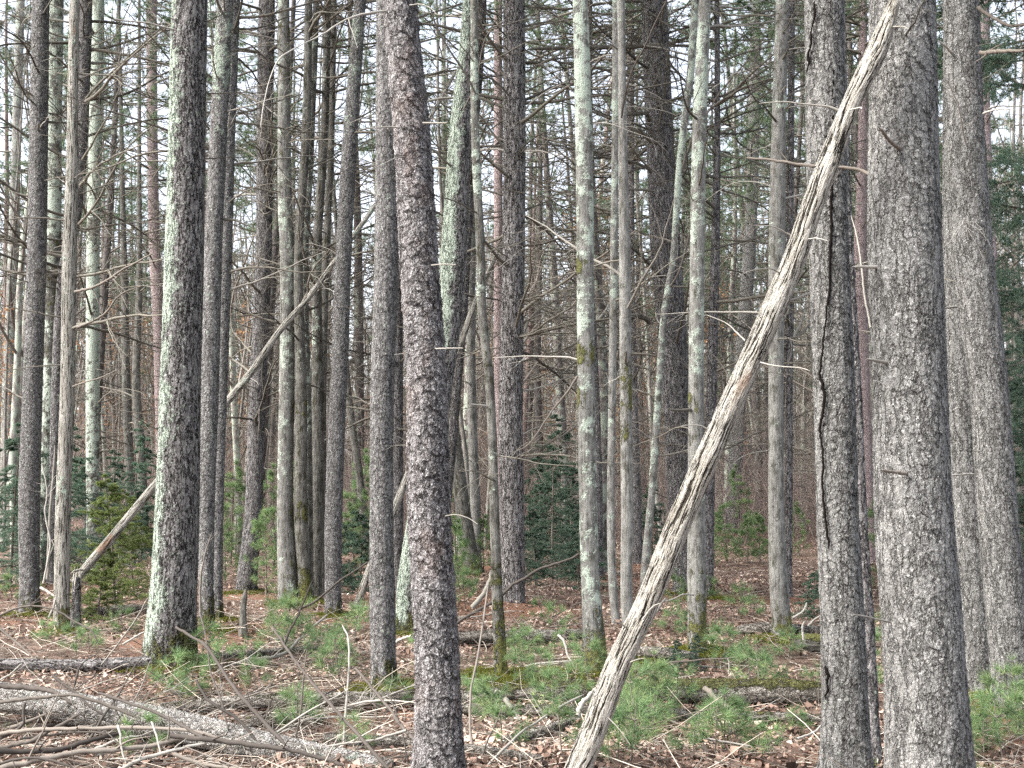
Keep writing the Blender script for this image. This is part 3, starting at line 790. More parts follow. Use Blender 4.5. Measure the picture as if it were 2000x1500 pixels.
def needle_tuft(mb, pos, dirs, n, ln, w, rng, spread=0.55, droop=0.0):
    """n thin needles at each of m tuft positions"""
    m = len(pos)
    p = np.repeat(pos, n, 0); d = np.repeat(norm(dirs), n, 0)
    rv = norm(rng.normal(0, 1, (m * n, 3)))
    dd = norm(d * (1 - spread) + rv * spread + np.array([0, 0, -droop]))
    L = ln * rng.uniform(0.6, 1.15, (m * n, 1))
    sd = norm(np.cross(dd, rng.normal(0, 1, (m * n, 3)))) * w
    a = p + sd; b = p - sd; c = p + dd * L
    V = np.stack([a, b, c], 1).reshape(-1, 3)
    T = np.arange(len(V)).reshape(-1, 3)
    tint = np.repeat(np.clip(rng.normal(0.5, 0.22, m), 0, 1), n * 3) + rng.normal(0, 0.06, m * n * 3)
    mb.add(V, T=T, tint=np.clip(tint, 0, 1))


# ------------------------------------------------------------------ live crowns of the near pines, unseen above the frame, added to shade the ground
def crown_proto(seed):
    rng = np.random.default_rng(seed)
    cr = MB(); fo = MB()
    n = 34
    z = rng.uniform(0, 6.2, n)
    az = rng.uniform(0, 2 * PI, n)
    st = np.stack([0 * z, 0 * z, z], 1)
    B = polys(st, np.stack([np.cos(az), np.sin(az), rng.uniform(0, .35, n)], 1), (7.0 - z) * .42 + .4, 7, .08, 0.0, rng)
    tubes(cr, B, np.linspace(.026, .007, 7)[None] * np.ones((n, 1)), 4)
    E, ER = subs(B, np.linspace(.026, .007, 7)[None] * np.ones((n, 1)), 9, .25, 1, .4, .5, 4, .1, .02, rng, plane=.4); tubes(cr, E, ER * .6, 3)
    needle_tuft(fo, np.concatenate([E[:, -1], E[:, 2], E[:, 1], B[:, -1]]), np.concatenate([E[:, -1] - E[:, -2], E[:, 2] - E[:, 1], E[:, 2] - E[:, 1], B[:, -1] - B[:, -2]]), 14, .16, .009, rng, .55)
    a, b = cr.mesh('crown'), fo.mesh('foliage', False)
    a.materials.append(M_TWIG); b.materials.append(M_CAN)
    return a, b


CROWN = [crown_proto(900 + i) for i in range(4)]


# ------------------------------------------------------------------ build the near trees
for t, base in zip(TREES, BASES):
    D = t['depth']
    pts = t['pts'][::-1]          # base first
    P = np.array([at(px, py, D) for px, py, w in pts]); R = np.array([0.5 * w * D / F for _, _, w in pts])
    fl = t['flare']
    R[0] = R[1] * 0.5 + R[0] * 0.5 if fl else R[0]
    R[0] /= (1 + fl * 0.45)
    # sink the foot, and carry the stem on above the picture
    dn = P[0] - P[1]; dn = dn / np.linalg.norm(dn) * 0.16
    P = np.vstack([P[0] + np.array([dn[0] * .3, 0, -0.14]), P]); R = np.concatenate([[R[0] * 1.05], R])
    up = P[-1] - P[-2]; up = up / np.linalg.norm(up); up[2] = max(up[2], .9)
    ext = 0.22 * (P[-1][2] - P[0][2]) + 1.5
    if t['pts'][0][1] > 10: ext = 0.8 * (P[-1][2] - P[0][2])
    tap = 0.75 if t['pts'][0][1] <= 10 else 0.45
    if 'pine' in t['name']:
        up[0] *= 0.45; up[2] = 1.0
        ext = max(ext, 15.5 - P[-1][2]); tap = 0.4
    vis = np.linalg.norm(np.diff(P, axis=0), axis=1).sum()
    P = np.vstack([P, P[-1] + up * ext * .5, P[-1] + up * ext]); R = np.concatenate([R, [R[-1] * (1 + tap) / 2, R[-1] * tap]])
    dens = max(0.0048, D / 1178.0 * (1.0 if D < 7 else 1.35))
    spots = [(at(px, py, D), amt) for px, py, amt in t['spots']]
    mh = t['moss']; side = t['side']; lb = t['lich']

    def lich(S, c, s, V, lb=lb, side=side, spots=spots, mossy=t['bk'] in ('mossy', 'smooth'), Dd=D, key=t['key']):
        v = lb + 0 * S + 0 * c
        if side:
            v = v + side * sstep(-0.35 if side < .6 else -0.75, 0.95 if side < .6 else 0.75, -c) * (0.62 + 0.38 * np.abs(np.cos(S * 0.72 + 0.1))) * sstep(0.9, 0.3, s)
        if not mossy:
            for q, a in spots:
                d = np.linalg.norm(V - q, axis=-1); v = v + a * np.exp(-(d / (0.022 * Dd)) ** 2)
        else:
            v = v + 0.12 * sstep(0.5, 4, S)
            for q, a in spots:
                d = np.linalg.norm(V - q, axis=-1); v = v - 0.2 * np.exp(-(d / (0.012 * Dd)) ** 2)
        return v

    def mossf(S, c, s, V, mh=mh, spots=spots, mossy=t['bk'] in ('mossy', 'smooth'), Dd=D):
        v = 0.18 * (mh > 0) + 0.0 * S + 0 * c
        if mh > 0: v = v + 0.95 * np.exp(-(S / (mh * 1.5 + 0.22)) ** 2) * (0.85 + 0.35 * c)
        if mossy:
            for q, a in spots:
                d = np.linalg.norm((V - q) * np.array([1, 1, 0.6]), axis=-1); v = v + 1.5 * a * np.exp(-(d / (0.0072 * Dd)) ** 2)
        return v

    root = thing(t['name'], base, t['label'], t['cat'])
    me, A, r, S = trunk_mesh('trunk', P, R, dens, lich, mossf, flare=fl, origin=base, lo_dens_above=vis * 1.02, wob=0.05 if t['bk'] in ('mossy', 'smooth') else 0.03)
    link('trunk', me, BK[t['bk']], root)
    t['A'] = A; t['r'] = r; t['root'] = root; t['base'] = base
    if 'pine' in t['name']:
        zt = P[-1][2] - base[2]
        ci = CROWN[len([1 for q in TREES if 'A' in q]) % len(CROWN)]
        f_ = (zt - 6.0) / (zt)
        i0 = int(np.argmin(np.abs(A[:, 2] - (P[-1][2] - 6.2))))
        co_ = link('crown', ci[0], None, root, A[i0] - base); co_.rotation_euler = (0, 0, float(RNG.uniform(0, 6.28)))
        link('foliage', ci[1], None, co_)
    cnt, y0, y1, Lm = t['br']
    rng = np.random.default_rng(abs(hash(t['key'])) % 1000 if False else sum(map(ord, t['key'])) * 7)
    pyA = np.array([pix(a)[1] for a in A])
    hard = t['bk'] in ('mossy', 'smooth')
    for j in range(cnt):
        yy = y0 + (y1 - y0) * rng.random() ** 1.25
        i = int(np.argmin(np.abs(pyA - yy)))
        az = rng.uniform(0, 2 * PI)
        Lb = Lm * rng.uniform(0.45, 1.35)
        sty = rng.choice(['long', 'bare', 'whip', 'stub'], p=[.25, .3, .25, .2] if ((hard and not t['key'].startswith('t8')) or D < 9) else [.66, .18, .08, .08])
        pale = sty != 'long' and rng.random() < (0.55 if D < 14 else 0.3)
        if sty == 'stub': Lb = rng.uniform(.07, .2) * (1 if D < 10 else 1.6)
        if D < 7 and sty != 'stub': Lb = rng.uniform(.2, .6)
        dirv = np.array([math.cos(az), math.sin(az), 0])
        put_branch(root, base, A[i] + dirv * r[i] * 0.75, az, rng.normal(0.06, 0.16), Lb, sty, pale, rng)

# crack down the cracked pine, its inner shade painted as near-black strips
t = TB['t21']
ck = [(1592, 0), (1590, 30), (1583, 75), (1579, 115), (1577, 145)]
ck2 = [(1628, 100), (1626, 150), (1627, 200), (1628, 240), (1629, 300), (1624, 400), (1620, 560), (1612, 640), (1606, 690), (1602, 730), (1604, 745), (1611, 770), (1609, 800), (1602, 830), (1603, 860), (1607, 900), (1606, 960), (1612, 1010), (1616, 1040), (1620, 1075)]
ck3 = [(1613, 1300), (1616, 1320), (1616, 1345), (1612, 1365)]
M_CRACK = NT('crack_shadowed_wood').surf((0.012, 0.010, 0.009), 1.0, 0.0)
for line in (ck, ck2, ck3):
    rng = np.random.default_rng(5)
    Pl = []
    # densify with jitter
    l2 = []
    for (xa, ya), (xb, yb) in zip(line[:-1], line[1:]):
        for u in np.linspace(0, 1, 5)[:-1]: l2.append((xa + (xb - xa) * u + rng.normal(0, 1.1), ya + (yb - ya) * u))
    l2.append(line[-1])
    for px, py in l2:
        d = RGT * (px - 1000) / F + UPV * (750 - py) / F + FWD
        p = at(px, py, t['depth'])
        i = int(np.argmin(np.abs(t['A'][:, 2] - p[2])))
        dx = p[0] - t['A'][i][0]; rr = t['r'][i]
        yoff = math.sqrt(max(rr * rr - dx * dx, 1e-5))
        Yf = t['depth'] - yoff - 0.001
        Pl.append(at(px, py, Yf))
    wv = np.interp(np.arange(len(Pl)), np.linspace(0, len(Pl) - 1, 9), rng.uniform(0.0035, 0.0085, 9)); wv[0] = wv[-1] = 0.001
    o = tube_obj('bark_crack', Pl, wv, M_CRACK, t['root'], t['base'], k=6, n=len(Pl) * 2)


def px_branch(key, line, D0, D1, r0, r1, mat, twigs=0):
    """a branch of tree key seen along a pixel polyline between depths D0 and D1"""
    t = TB[key]
    n = len(line)
    Pl = [at(px, py, D0 + (D1 - D0) * i / (n - 1)) for i, (px, py) in enumerate(line)]
    rng = np.random.default_rng(int(abs(line[0][0])))
    q_ = 0.72 if mat is M_PALE else 0.9
    return tube_obj('branch', Pl, np.linspace(r0, r1, n) * q_, mat, t['root'], t['base'], k=6, twigs=twigs, rng=rng, n=28)


px_branch('t11', [(757, 22), (740, 23), (700, 30), (667, 43), (630, 67), (610, 77), (575, 95), (545, 115), (530, 145), (520, 180), (513, 215), (508, 250)], 5.95, 5.2, 0.0085, 0.002, M_PALE, 3)
px_branch('t11', [(800, 10), (820, 8), (840, 15), (853, 28)], 5.85, 5.7, 0.004, 0.0015, M_PALE)
px_branch('t11', [(790, 250), (760, 248), (730, 250), (700, 253)], 5.95, 5.8, 0.006, 0.004, M_PALE)
px_branch('t11', [(826, 240), (850, 240), (873, 240)], 5.9, 5.75, 0.006, 0.004, M_PALE)
px_branch('t11', [(800, 306), (775, 308), (745, 322), (715, 336)], 5.95, 5.7, 0.0045, 0.0015, M_PALE)
px_branch('t11', [(843, 518), (868, 516), (891, 517)], 5.9, 5.75, 0.006, 0.003, M_PALE)
px_branch('t11', [(850, 681), (880, 680), (905, 680)], 5.9, 5.75, 0.005, 0.003, M_PALE)
px_branch('t11', [(800, 690), (785, 691), (770, 693)], 5.95, 5.85, 0.005, 0.003, M_PALE)
px_branch('t11', [(870, 1008), (890, 1005), (915, 1012), (933, 1024)], 5.9, 5.7, 0.004, 0.002, M_PALE)
px_branch('t13', [(930, 185), (912, 150), (893, 120), (873, 90), (850, 45), (838, 0)], 9.35, 9.1, 0.011, 0.008, M_TWIG, 4)
px_branch('t18b', [(1328, 345), (1345, 290), (1365, 240), (1385, 215), (1405, 200), (1430, 185), (1450, 172), (1485, 160), (1520, 150)], 13.6, 13.0, 0.022, 0.010, M_TWIG, 8)
px_branch('t18b', [(1310, 560), (1330, 520), (1350, 430), (1352, 300), (1360, 265), (1380, 225), (1400, 190), (1440, 140), (1470, 110)], 13.5, 12.9, 0.014, 0.008, M_STICK, 6)
px_branch('t16b', [(1214, 230), (1222, 180), (1238, 130), (1260, 90), (1280, 45), (1302, 0)], 9.9, 9.4, 0.010, 0.007, M_STICK, 4)
px_branch('t17', [(1270, 235), (1262, 222), (1245, 221), (1225, 225), (1190, 232)], 16.0, 15.4, 0.040, 0.018, M_TWIG, 5)
px_branch('t17', [(1288, 280), (1270, 275), (1258, 262), (1245, 248)], 15.9, 15.5, 0.035, 0.018, M_TWIG, 3)
px_branch('t17', [(1290, 92), (1250, 90), (1200, 92), (1140, 92), (1080, 94), (1030, 96)], 16.1, 15.6, 0.05, 0.022, M_TWIG, 10)
px_branch('t17', [(1300, 360), (1285, 340), (1268, 326), (1255, 315)], 16.0, 15.6, 0.02, 0.01, M_PALE, 2)
px_branch('t17', [(1270, 630), (1250, 618), (1233, 620), (1210, 628)], 16.0, 15.6, 0.04, 0.02, M_TWIG, 3)
px_branch('t22', [(1700, 340), (1680, 333), (1640, 326), (1590, 325), (1540, 318), (1500, 312), (1458, 308)], 5.6, 5.8, 0.012, 0.006, M_STICK, 5)
px_branch('t22', [(1760, 292), (1745, 282), (1732, 268), (1718, 250)], 5.36, 5.2, 0.011, 0.007, M_STICK)
px_branch('t22', [(1770, 925), (1745, 922), (1722, 918)], 5.33, 5.25, 0.010, 0.006, M_STICK)
px_branch('t22', [(1738, 1215), (1715, 1210), (1690, 1204), (1665, 1200)], 5.4, 5.2, 0.0075, 0.004, M_PALE)
px_branch('t22', [(1700, 640), (1688, 570), (1680, 500), (1672, 455), (1662, 420)], 5.5, 5.7, 0.009, 0.003, M_PALE)
px_branch('t23a', [(1893, 605), (1870, 600), (1842, 602)], 8.6, 8.4, 0.014, 0.009, M_PALE)
px_branch('t23a', [(1916, 928), (1890, 926), (1860, 928)], 8.6, 8.4, 0.012, 0.007, M_PALE)
px_branch('t23a', [(1905, 745), (1890, 745), (1876, 746)], 8.6, 8.4, 0.010, 0.007, M_PALE)
px_branch('t23b', [(1915, 104), (1950, 100), (2000, 99)], 8.0, 7.6, 0.02, 0.012, M_STICK, 3)
px_branch('t23b', [(1910, 15), (1940, 35), (1975, 50), (2005, 48)], 8.0, 7.6, 0.016, 0.010, M_STICK, 3)
px_branch('t23b', [(1920, 222), (1945, 214), (1975, 213)], 8.0, 7.7, 0.012, 0.006, M_PALE)
px_branch('t4', [(340, 58), (315, 52), (290, 45), (255, 42), (222, 37)], 9.9, 9.6, 0.014, 0.008, M_PALE, 3)
px_branch('t3', [(147, 570), (170, 565), (200, 553), (235, 530), (265, 513), (298, 495)], 12.05, 11.7, 0.018, 0.008, M_STICK, 4)
px_branch('t3', [(150, 640), (185, 625), (210, 608), (225, 585), (245, 570), (278, 558)], 12.05, 11.8, 0.014, 0.006, M_STICK, 4)
px_branch('t3', [(142, 755), (170, 745), (195, 738), (230, 722)], 12.05, 11.8, 0.010, 0.005, M_STICK, 2)
px_branch('t3', [(140, 118), (110, 113), (80, 120)], 12.05, 11.9, 0.008, 0.004, M_PALE, 1)
px_branch('t3', [(128, 260), (115, 235), (98, 212)], 12.05, 11.8, 0.012, 0.006, M_PALE, 1)
px_branch('t12', [(905, 215), (930, 160), (950, 70), (1000, 30)], 12.0, 11.6, 0.008, 0.003, M_STICK, 4)
px_branch('t24', [(1502, 880), (1470, 885), (1445, 895), (1425, 912)], 11.6, 11.2, 0.010, 0.004, M_PALE, 2)
px_branch('t15', [(1128, 735), (1105, 770), (1080, 800), (1050, 845), (1030, 870), (1000, 885)], 9.6, 9.5, 0.012, 0.004, M_STICK, 5)
px_branch('t18', [(1355, 1162), (1335, 1161), (1310, 1172), (1293, 1176)], 10.7, 10.4, 0.012, 0.005, M_PALE)

# ------------------------------------------------------------------ leaning dead trunks, snag, logs
LEAN = [(1748, 2, 23), (1712, 100, 45), (1664, 200, 39), (1625, 300, 43), (1588, 400, 43), (1554, 500, 44), (1512, 600, 47), (1468, 700, 47), (1422, 800, 47), (1378, 900, 48), (1334, 1000, 49), (1268, 1167, 46), (1207, 1300, 48), (1170, 1400, 50), (1131, 1500, 54), (1108, 1558, 58)]
FALLS = []   # logs and lying things: landmarks too


def lean_trunk(name, label, line, D0, D1, mat, cosl, lichv=-0.3, mossv=0.0, cat='dead tree', dens=0.006, stubs=(), thin=1.0):
    line = line[::-1]
    n = len(line)
    hh = np.array([q[1] for q in line], float); u = (hh[0] - hh) / (hh[0] - hh[-1])
    Ds = D0 + (D1 - D0) * u
    P = np.array([at(px, py, d) for (px, py, w), d in zip(line, Ds)])
    R = np.array([0.5 * w * d / F * cosl * thin for (px, py, w), d in zip(line, Ds)])
    base = P[0].copy()
    root = thing(name, base, label, cat)
    me, A, r, S = trunk_mesh('trunk', P, R, dens, lambda S, c, s, V: lichv + 0 * S + 0 * c + 0.2 * (fbm(V[..., 2] * 2, V[..., 0] * 2, 77) - .5) * 2, lambda S, c, s, V: mossv + 0 * S + 0 * c, flare=0.0, origin=base, wob=0.12)
    link('trunk', me, mat, root)
    for (pl, d0, d1, r0) in stubs:
        Pl = [at(px, py, d0 + (d1 - d0) * i / (len(pl) - 1)) for i, (px, py) in enumerate(pl)]
        tube_obj('branch', Pl, np.linspace(r0, r0 * 0.4, len(pl)) * 0.7, M_PALE, root, base, k=6, n=14, rng=np.random.default_rng(int(abs(pl[0][0]))))
    return root


lean_trunk('leaning_dead_tree', 'bare silvery dead trunk leaning diagonally against the thickest pine', LEAN, 5.75, 5.22, BK['dead'], 0.92, dens=0.0045, stubs=[
    ([(1642, 218), (1622, 209), (1580, 204), (1530, 199), (1482, 202)], 5.3, 5.3, 0.008),
    ([(1660, 215), (1680, 210), (1683, 213)], 5.22, 5.1, 0.006),
    ([(1545, 460), (1510, 443), (1470, 440)], 5.4, 5.3, 0.006),
    ([(1570, 468), (1595, 465), (1618, 471)], 5.36, 5.2, 0.005),
    ([(1745, 52), (1765, 52), (1775, 57)], 5.2, 5.1, 0.006),
    ([(1525, 535), (1505, 525), (1470, 528), (1440, 540)], 5.4, 5.2, 0.005),
    ([(1485, 708), (1520, 715), (1560, 718), (1582, 724)], 5.4, 5.2, 0.006),
    ([(1455, 665), (1440, 650), (1420, 632), (1380, 615)], 5.5, 5.6, 0.006),
    ([(1430, 745), (1400, 700), (1385, 690)], 5.5, 5.4, 0.004),
    ([(1386, 842), (1370, 832), (1350, 830), (1330, 832)], 5.5, 5.4, 0.006),
    ([(1272, 1108), (1260, 1102), (1250, 1095)], 5.6, 5.5, 0.006),
    ([(1222, 1225), (1210, 1217), (1196, 1214)], 5.6, 5.5, 0.006),
    ([(1255, 1210), (1275, 1185), (1290, 1178)], 5.55, 5.4, 0.006),
    ([(1232, 1293), (1245, 1288), (1258, 1286)], 5.6, 5.5, 0.006),
    ([(1188, 1402), (1210, 1425), (1232, 1456)], 5.6, 5.5, 0.004),
    ([(1122, 1448), (1105, 1435), (1080, 1427)], 5.7, 5.6, 0.005),
    ([(1495, 640), (1480, 610), (1455, 560)], 5.45, 5.3, 0.004),
])
lean_trunk('leaning_dead_tree', 'thin pale dead trunk slanting up from a splintered stump at left', [(890, 140, 9), (840, 230, 10), (733, 400, 13), (652, 513, 14), (600, 585, 17), (545, 648, 18), (490, 728, 20), (445, 783, 21), (380, 860, 21), (305, 945, 23), (235, 1030, 24), (180, 1095, 25), (143, 1138, 22)], 12.7, 14.6, BK['snag'], 0.78, lichv=0.12, dens=0.011, thin=0.86, stubs=[
    ([(600, 585), (630, 563), (655, 570)], 14.0, 13.6, 0.01), ([(480, 735), (500, 745), (505, 752)], 13.5, 13.2, 0.008), ([(165, 1112), (145, 1115), (140, 1120)], 12.6, 12.5, 0.02)])
lean_trunk('leaning_dead_tree', 'dull brown dead trunk slanting behind the straight grey scaly pine', [(985, 460, 9), (955, 530, 10), (930, 587, 12), (880, 723, 14), (838, 820, 14), (790, 945, 15), (745, 1055, 15), (715, 1130, 15), (688, 1212, 16)], 14.9, 15.2, BK['snag'], 0.93, lichv=-0.2, dens=0.012)

# splintered stump
b = at(147, 1238, 12.6)
b[2] = ground(b[0], b[1])
root = thing('broken_stump', b, 'splintered pale stump where the thin slanting trunk snapped off', 'stump')
Pt = np.array([b + np.array([0, 0, z]) for z in (-.1, .05, .25, .45, .56)])
me, A, r, S = trunk_mesh('stump_stem', Pt, np.array([.052, .05, .046, .044, .03]), 0.012, lambda S, c, s, V: 0.1 + 0 * S + 0 * c, lambda S, c, s, V: 0.1 + 0 * S + 0 * c, flare=0.3, origin=b)
link('stem', me, BK['furrow'], root)
rng = np.random.default_rng(3)
for i in range(7):
    a = rng.uniform(0, 2 * PI); h = rng.uniform(0.12, 0.32)
    p0 = Pt[-2] + np.array([math.cos(a), math.sin(a), 0]) * 0.028 - np.array([0, 0, .05])
    tube_obj('splinter', [p0, p0 + np.array([.008 * math.cos(a), .008 * math.sin(a), h * .6]), p0 + np.array([.0, .0, h])], [.012, .009, .002], M_PALE, root, b, k=4, n=6, rng=rng)
# small broken stub post
b = gpix(475, 1245)
root = thing('broken_stump', b, 'short dark broken stub standing right of the plain twin pine', 'stump')
Pt = np.array([b + np.array([dx, 0, z]) for z, dx in ((-.1, 0), (.1, 0), (.28, -.005), (.40, 0.008), (.47, .015))])
me, A, r, S = trunk_mesh('stem', Pt, np.array([.036, .031, .028, .025, .008]), 0.011, lambda S, c, s, V: 0.1 + 0 * S + 0 * c, lambda S, c, s, V: 0.3 * np.exp(-S / .15) + .2 + 0 * c, flare=0.4, origin=b)
link('stem', me, BK['mossy'], root)


def log(name, label, short, line, rpx, mat, lift=0.5, lich=0.0, moss=0.0, dens=0.008, flat=False, branches=0, cat='log', depth=None):
    """a log lying on the ground along a pixel polyline (the line is its axis)"""
    G = []
    for i, (px, py) in enumerate(line):
        if depth is not None: G.append(at(px, py, depth[0] + (depth[1] - depth[0]) * i / (len(line) - 1))); continue
        g = gpix(px, py + rpx[i] * 0.9)
        rr = 1.22 * rpx[i] * g[1] / F
        G.append(g + np.array([0, rr * 0.4, rr * 1.05 + 0.018]))
    P = np.array(G)
    if depth is None and len(P) > 4:
        u = np.linspace(0, 1, len(P)); P[:, 2] = 0.5 * P[:, 2] + 0.5 * np.polyval(np.polyfit(u, P[:, 2], 2), u) + 0.006; P[:, 1] = 0.4 * P[:, 1] + 0.6 * np.polyval(np.polyfit(u, P[:, 1], 1), u)
    R = np.array([1.22 * r_ * p[1] / F for r_, p in zip(rpx, P)])
    base = P[len(P) // 2].copy()
    root = thing(name, base, label, cat)

    def mf(S, c, s, V):
        # moss grows on the upper side
        upd = (V[..., 2] - np.interp(np.arange(V.shape[0]), np.linspace(0, V.shape[0] - 1, len(P)), P[:, 2])[:, None]) / R.mean()
        return moss * sstep(-0.3, 0.9, upd) + 0 * S
    me, A, r, S = trunk_mesh('trunk', P, R, dens, lambda S, c, s, V: lich + 0 * S + 0 * c, mf, flare=0, origin=base, wob=0.16)
    link('trunk', me, mat, root)
    rng = np.random.default_rng(int(abs(line[0][0])) + 5)
    for j in range(branches):
        i = int(rng.uniform(0.1, 0.95) * (len(A) - 1))
        az = rng.uniform(0, 2 * PI)
        put_branch(root, base, A[i], az, rng.uniform(-0.1, 0.8), rng.uniform(.12, .4), rng.choice(['bare', 'stub']) if False else 'bare', True, rng)
    FALLS.append((short, line[len(line) // 2][0], line[len(line) // 2][1]))
    return root


log('fallen_log', 'large pale flaky fallen trunk slanting down across the lower left corner', 'the large pale fallen trunk',
    [(-60, 1352), (20, 1363), (110, 1376), (200, 1393), (290, 1408), (367, 1424), (440, 1440), (520, 1457), (600, 1472), (680, 1486), (760, 1505)], [21, 22, 23, 24, 24, 23, 22, 21, 20, 18, 17], BK['pale_log'], lich=0.16, dens=0.006, branches=14, depth=(8.0, 6.55))
log('fallen_log', 'grey barked log at left, behind the large pale fallen trunk', 'the grey log at left', [(-40, 1308), (60, 1309), (150, 1310), (230, 1306), (300, 1300)], [9, 9, 9, 9, 8], BK['furrow'], lich=0.05)
log('fallen_log', 'thin pale log running right from the foot of the lichen-striped pine', 'the thin pale log', [(385, 1292), (430, 1288), (490, 1285), (560, 1280), (620, 1272)], [5, 5, 6, 5, 4], BK['log'], lich=0.1, branches=5)
log('fallen_log', 'long brown log lying behind the flaky central pine, left part', 'the long brown log', [(312, 1396), (400, 1390), (500, 1382), (600, 1380), (700, 1380), (800, 1376), (930, 1374)], [9, 10, 11, 11, 11, 11, 10], BK['log'], lich=-0.05, moss=0.45, branches=6)
log('fallen_log', 'rotten mossy log with dark hollow underside right of the leaning trunk', 'the rotten mossy log', [(900, 1368), (1000, 1367), (1100, 1363), (1220, 1366), (1330, 1365), (1430, 1367), (1530, 1366), (1604, 1368)], [9, 11, 14, 15, 17, 18, 18, 15], BK['log'], lich=-0.2, moss=0.85, branches=3)
log('fallen_log', 'slim brown log in front of the rotten mossy log', 'the slim brown log', [(880, 1393), (1000, 1398), (1130, 1402), (1260, 1404), (1400, 1408), (1510, 1410), (1600, 1412)], [7, 8, 8, 8, 7, 7, 6], BK['log'], lich=-0.1, moss=0.5, branches=4)
log('fallen_log', 'dark log under brush between the moss-footed and moss-collared maples', 'the dark log under brush', [(890, 1256), (950, 1254), (1030, 1254), (1090, 1250), (1150, 1244)], [9, 11, 11, 9, 7], BK['log'], lich=-0.1, moss=0.4, branches=8)
log('fallen_log', 'brown log behind the foot of the pale grey straight trunk', 'the brown log behind the grey trunk', [(1440, 1238), (1480, 1236), (1530, 1236), (1580, 1240), (1640, 1243), (1725, 1240)], [6, 8, 8, 7, 7, 6], BK['log'], lich=0.0, moss=0.3, branches=4)
log('fallen_log', 'stubby moss-covered log end left of the cracked pine', 'the stubby mossy log end', [(1562, 1262), (1585, 1265), (1620, 1268), (1660, 1268)], [9, 13, 13, 12], BK['mossy'], lich=-0.3, moss=0.9)
log('fallen_log', 'weathered log right of the leaning trunk, near the rough grey maple', 'the weathered log', [(1235, 1276), (1280, 1281), (1320, 1287), (1365, 1290)], [6, 8, 9, 6], BK['log'], lich=0.0, moss=0.3)
log('fallen_log', 'dark low log left of the flaky central pine near the frame bottom', 'the dark low log', [(480, 1420), (530, 1416), (580, 1411), (630, 1412)], [7, 9, 8, 5], BK['log'], lich=-0.2, moss=0.5)
log('fallen_log', 'bare pale pole crossing under the flaky central pine', 'the bare pale pole', [(640, 1448), (720, 1458), (800, 1466), (860, 1470), (960, 1478), (1060, 1490)], [6, 7, 7, 7, 6, 5], BK['log'], lich=0.1)
log('fallen_log', 'brown log behind the spruce sapling at left', 'the brown log behind the spruce', [(160, 1202), (200, 1200), (250, 1196), (300, 1192)], [6, 7, 7, 5], BK['log'], lich=0.0, moss=0.2)
log('fallen_log', 'knotty broken branch log left of the leaning trunk base', 'the knotty branch log', [(985, 1455), (1030, 1447), (1080, 1430), (1125, 1412)], [6, 8, 7, 6], BK['log'], lich=0.1, branches=3)
log('fallen_log', 'pale log lying far back right of the slim grey leaning pine', 'the pale far log', [(676, 1046), (700, 1051), (722, 1055)], [3, 3.5, 3], BK['snag'], lich=-0.3)

# ------------------------------------------------------------------ sticks: traced from the photograph, each at its own depth
LAND = [(t['short'], t['pts'][-1][0], min(t['pts'][-1][1], 1500)) for t in TREES] + FALLS
LAND.append(('the leaning silvery trunk', 1131, 1500))
USED = {}


def auto_label(adj, px, py, tail=''):
    """adjective kind + where it is, named by the nearest trunk or log"""
    best = None
    cands = sorted(LAND, key=lambda l: math.hypot(l[1] - px, (l[2] - py) * 1.6))
    for l in cands[:7]:
        dx, dy = px - l[1], py - l[2]
        if abs(dx) > abs(dy) * 1.4: rel = 'left of' if dx < 0 else 'right of'
        else: rel = 'behind' if dy < 0 else 'in front of'
        if 'log' in l[0] or 'fallen' in l[0]: rel = {'left of': 'by the left of', 'right of': 'by the right of'}.get(rel, rel)
        s = f'{adj} {rel} {l[0]}'
        if s not in USED and len(s.split()) <= 16:
            USED[s] = 1
            return s
    s = f'{adj} {("left of" if px < cands[0][1] else "right of")} {cands[0][0]}'
    k = USED.get(s, 0) + 1; USED[s] = k
    o = {1: '', 2: 'second ', 3: 'third ', 4: 'fourth ', 5: 'fifth ', 6: 'sixth ', 7: 'seventh ', 8: 'eighth ', 9: 'ninth '}.get(k, 'outer ')
    return (o + s)


def stick(adj, line, D0, D1, w0, w1, mat=None, twigs=0, k=7, name='fallen_branch'):
    n = len(line)
    Ds = np.linspace(D0, D1, n)
    Pl = np.array([at(px, py, d) for (px, py), d in zip(line, Ds)])
    for p in Pl:  # never below the ground
        p[2] = max(p[2], float(ground(p[0], p[1])) + 0.005)
    R = np.linspace(w0, w1, n) * (0.42 if w0 < 9 else .46) * Ds / F
    base = Pl[0].copy()
    cx = sum(q[0] for q in line) / n; cy = max(q[1] for q in line)
    o = tube_obj(name, Pl, R, mat or (M_DARK if ('dark' in adj or 'brown' in adj) else M_STICK), None, base, k=k, twigs=twigs, rng=np.random.default_rng(int(abs(line[0][0]) + abs(line[-1][1]) * 3)), n=max(14, n * 4))
    o.location = [float(v) for v in base]
    tag(o, auto_label(adj, cx, cy), 'branch', 'branches lying on the forest floor')
    return o


def z9(*p): return [(x / 3, 1000 + y / 3) for x, y in p]
def z10(*p): return [(500 + x / 3, 1000 + y / 3) for x, y in p]
def z11(*p): return [(1000 + x / 3, 1000 + y / 3) for x, y in p]
def z12(*p): return [(1480 + x / 3, 1000 + y / 3) for x, y in p]


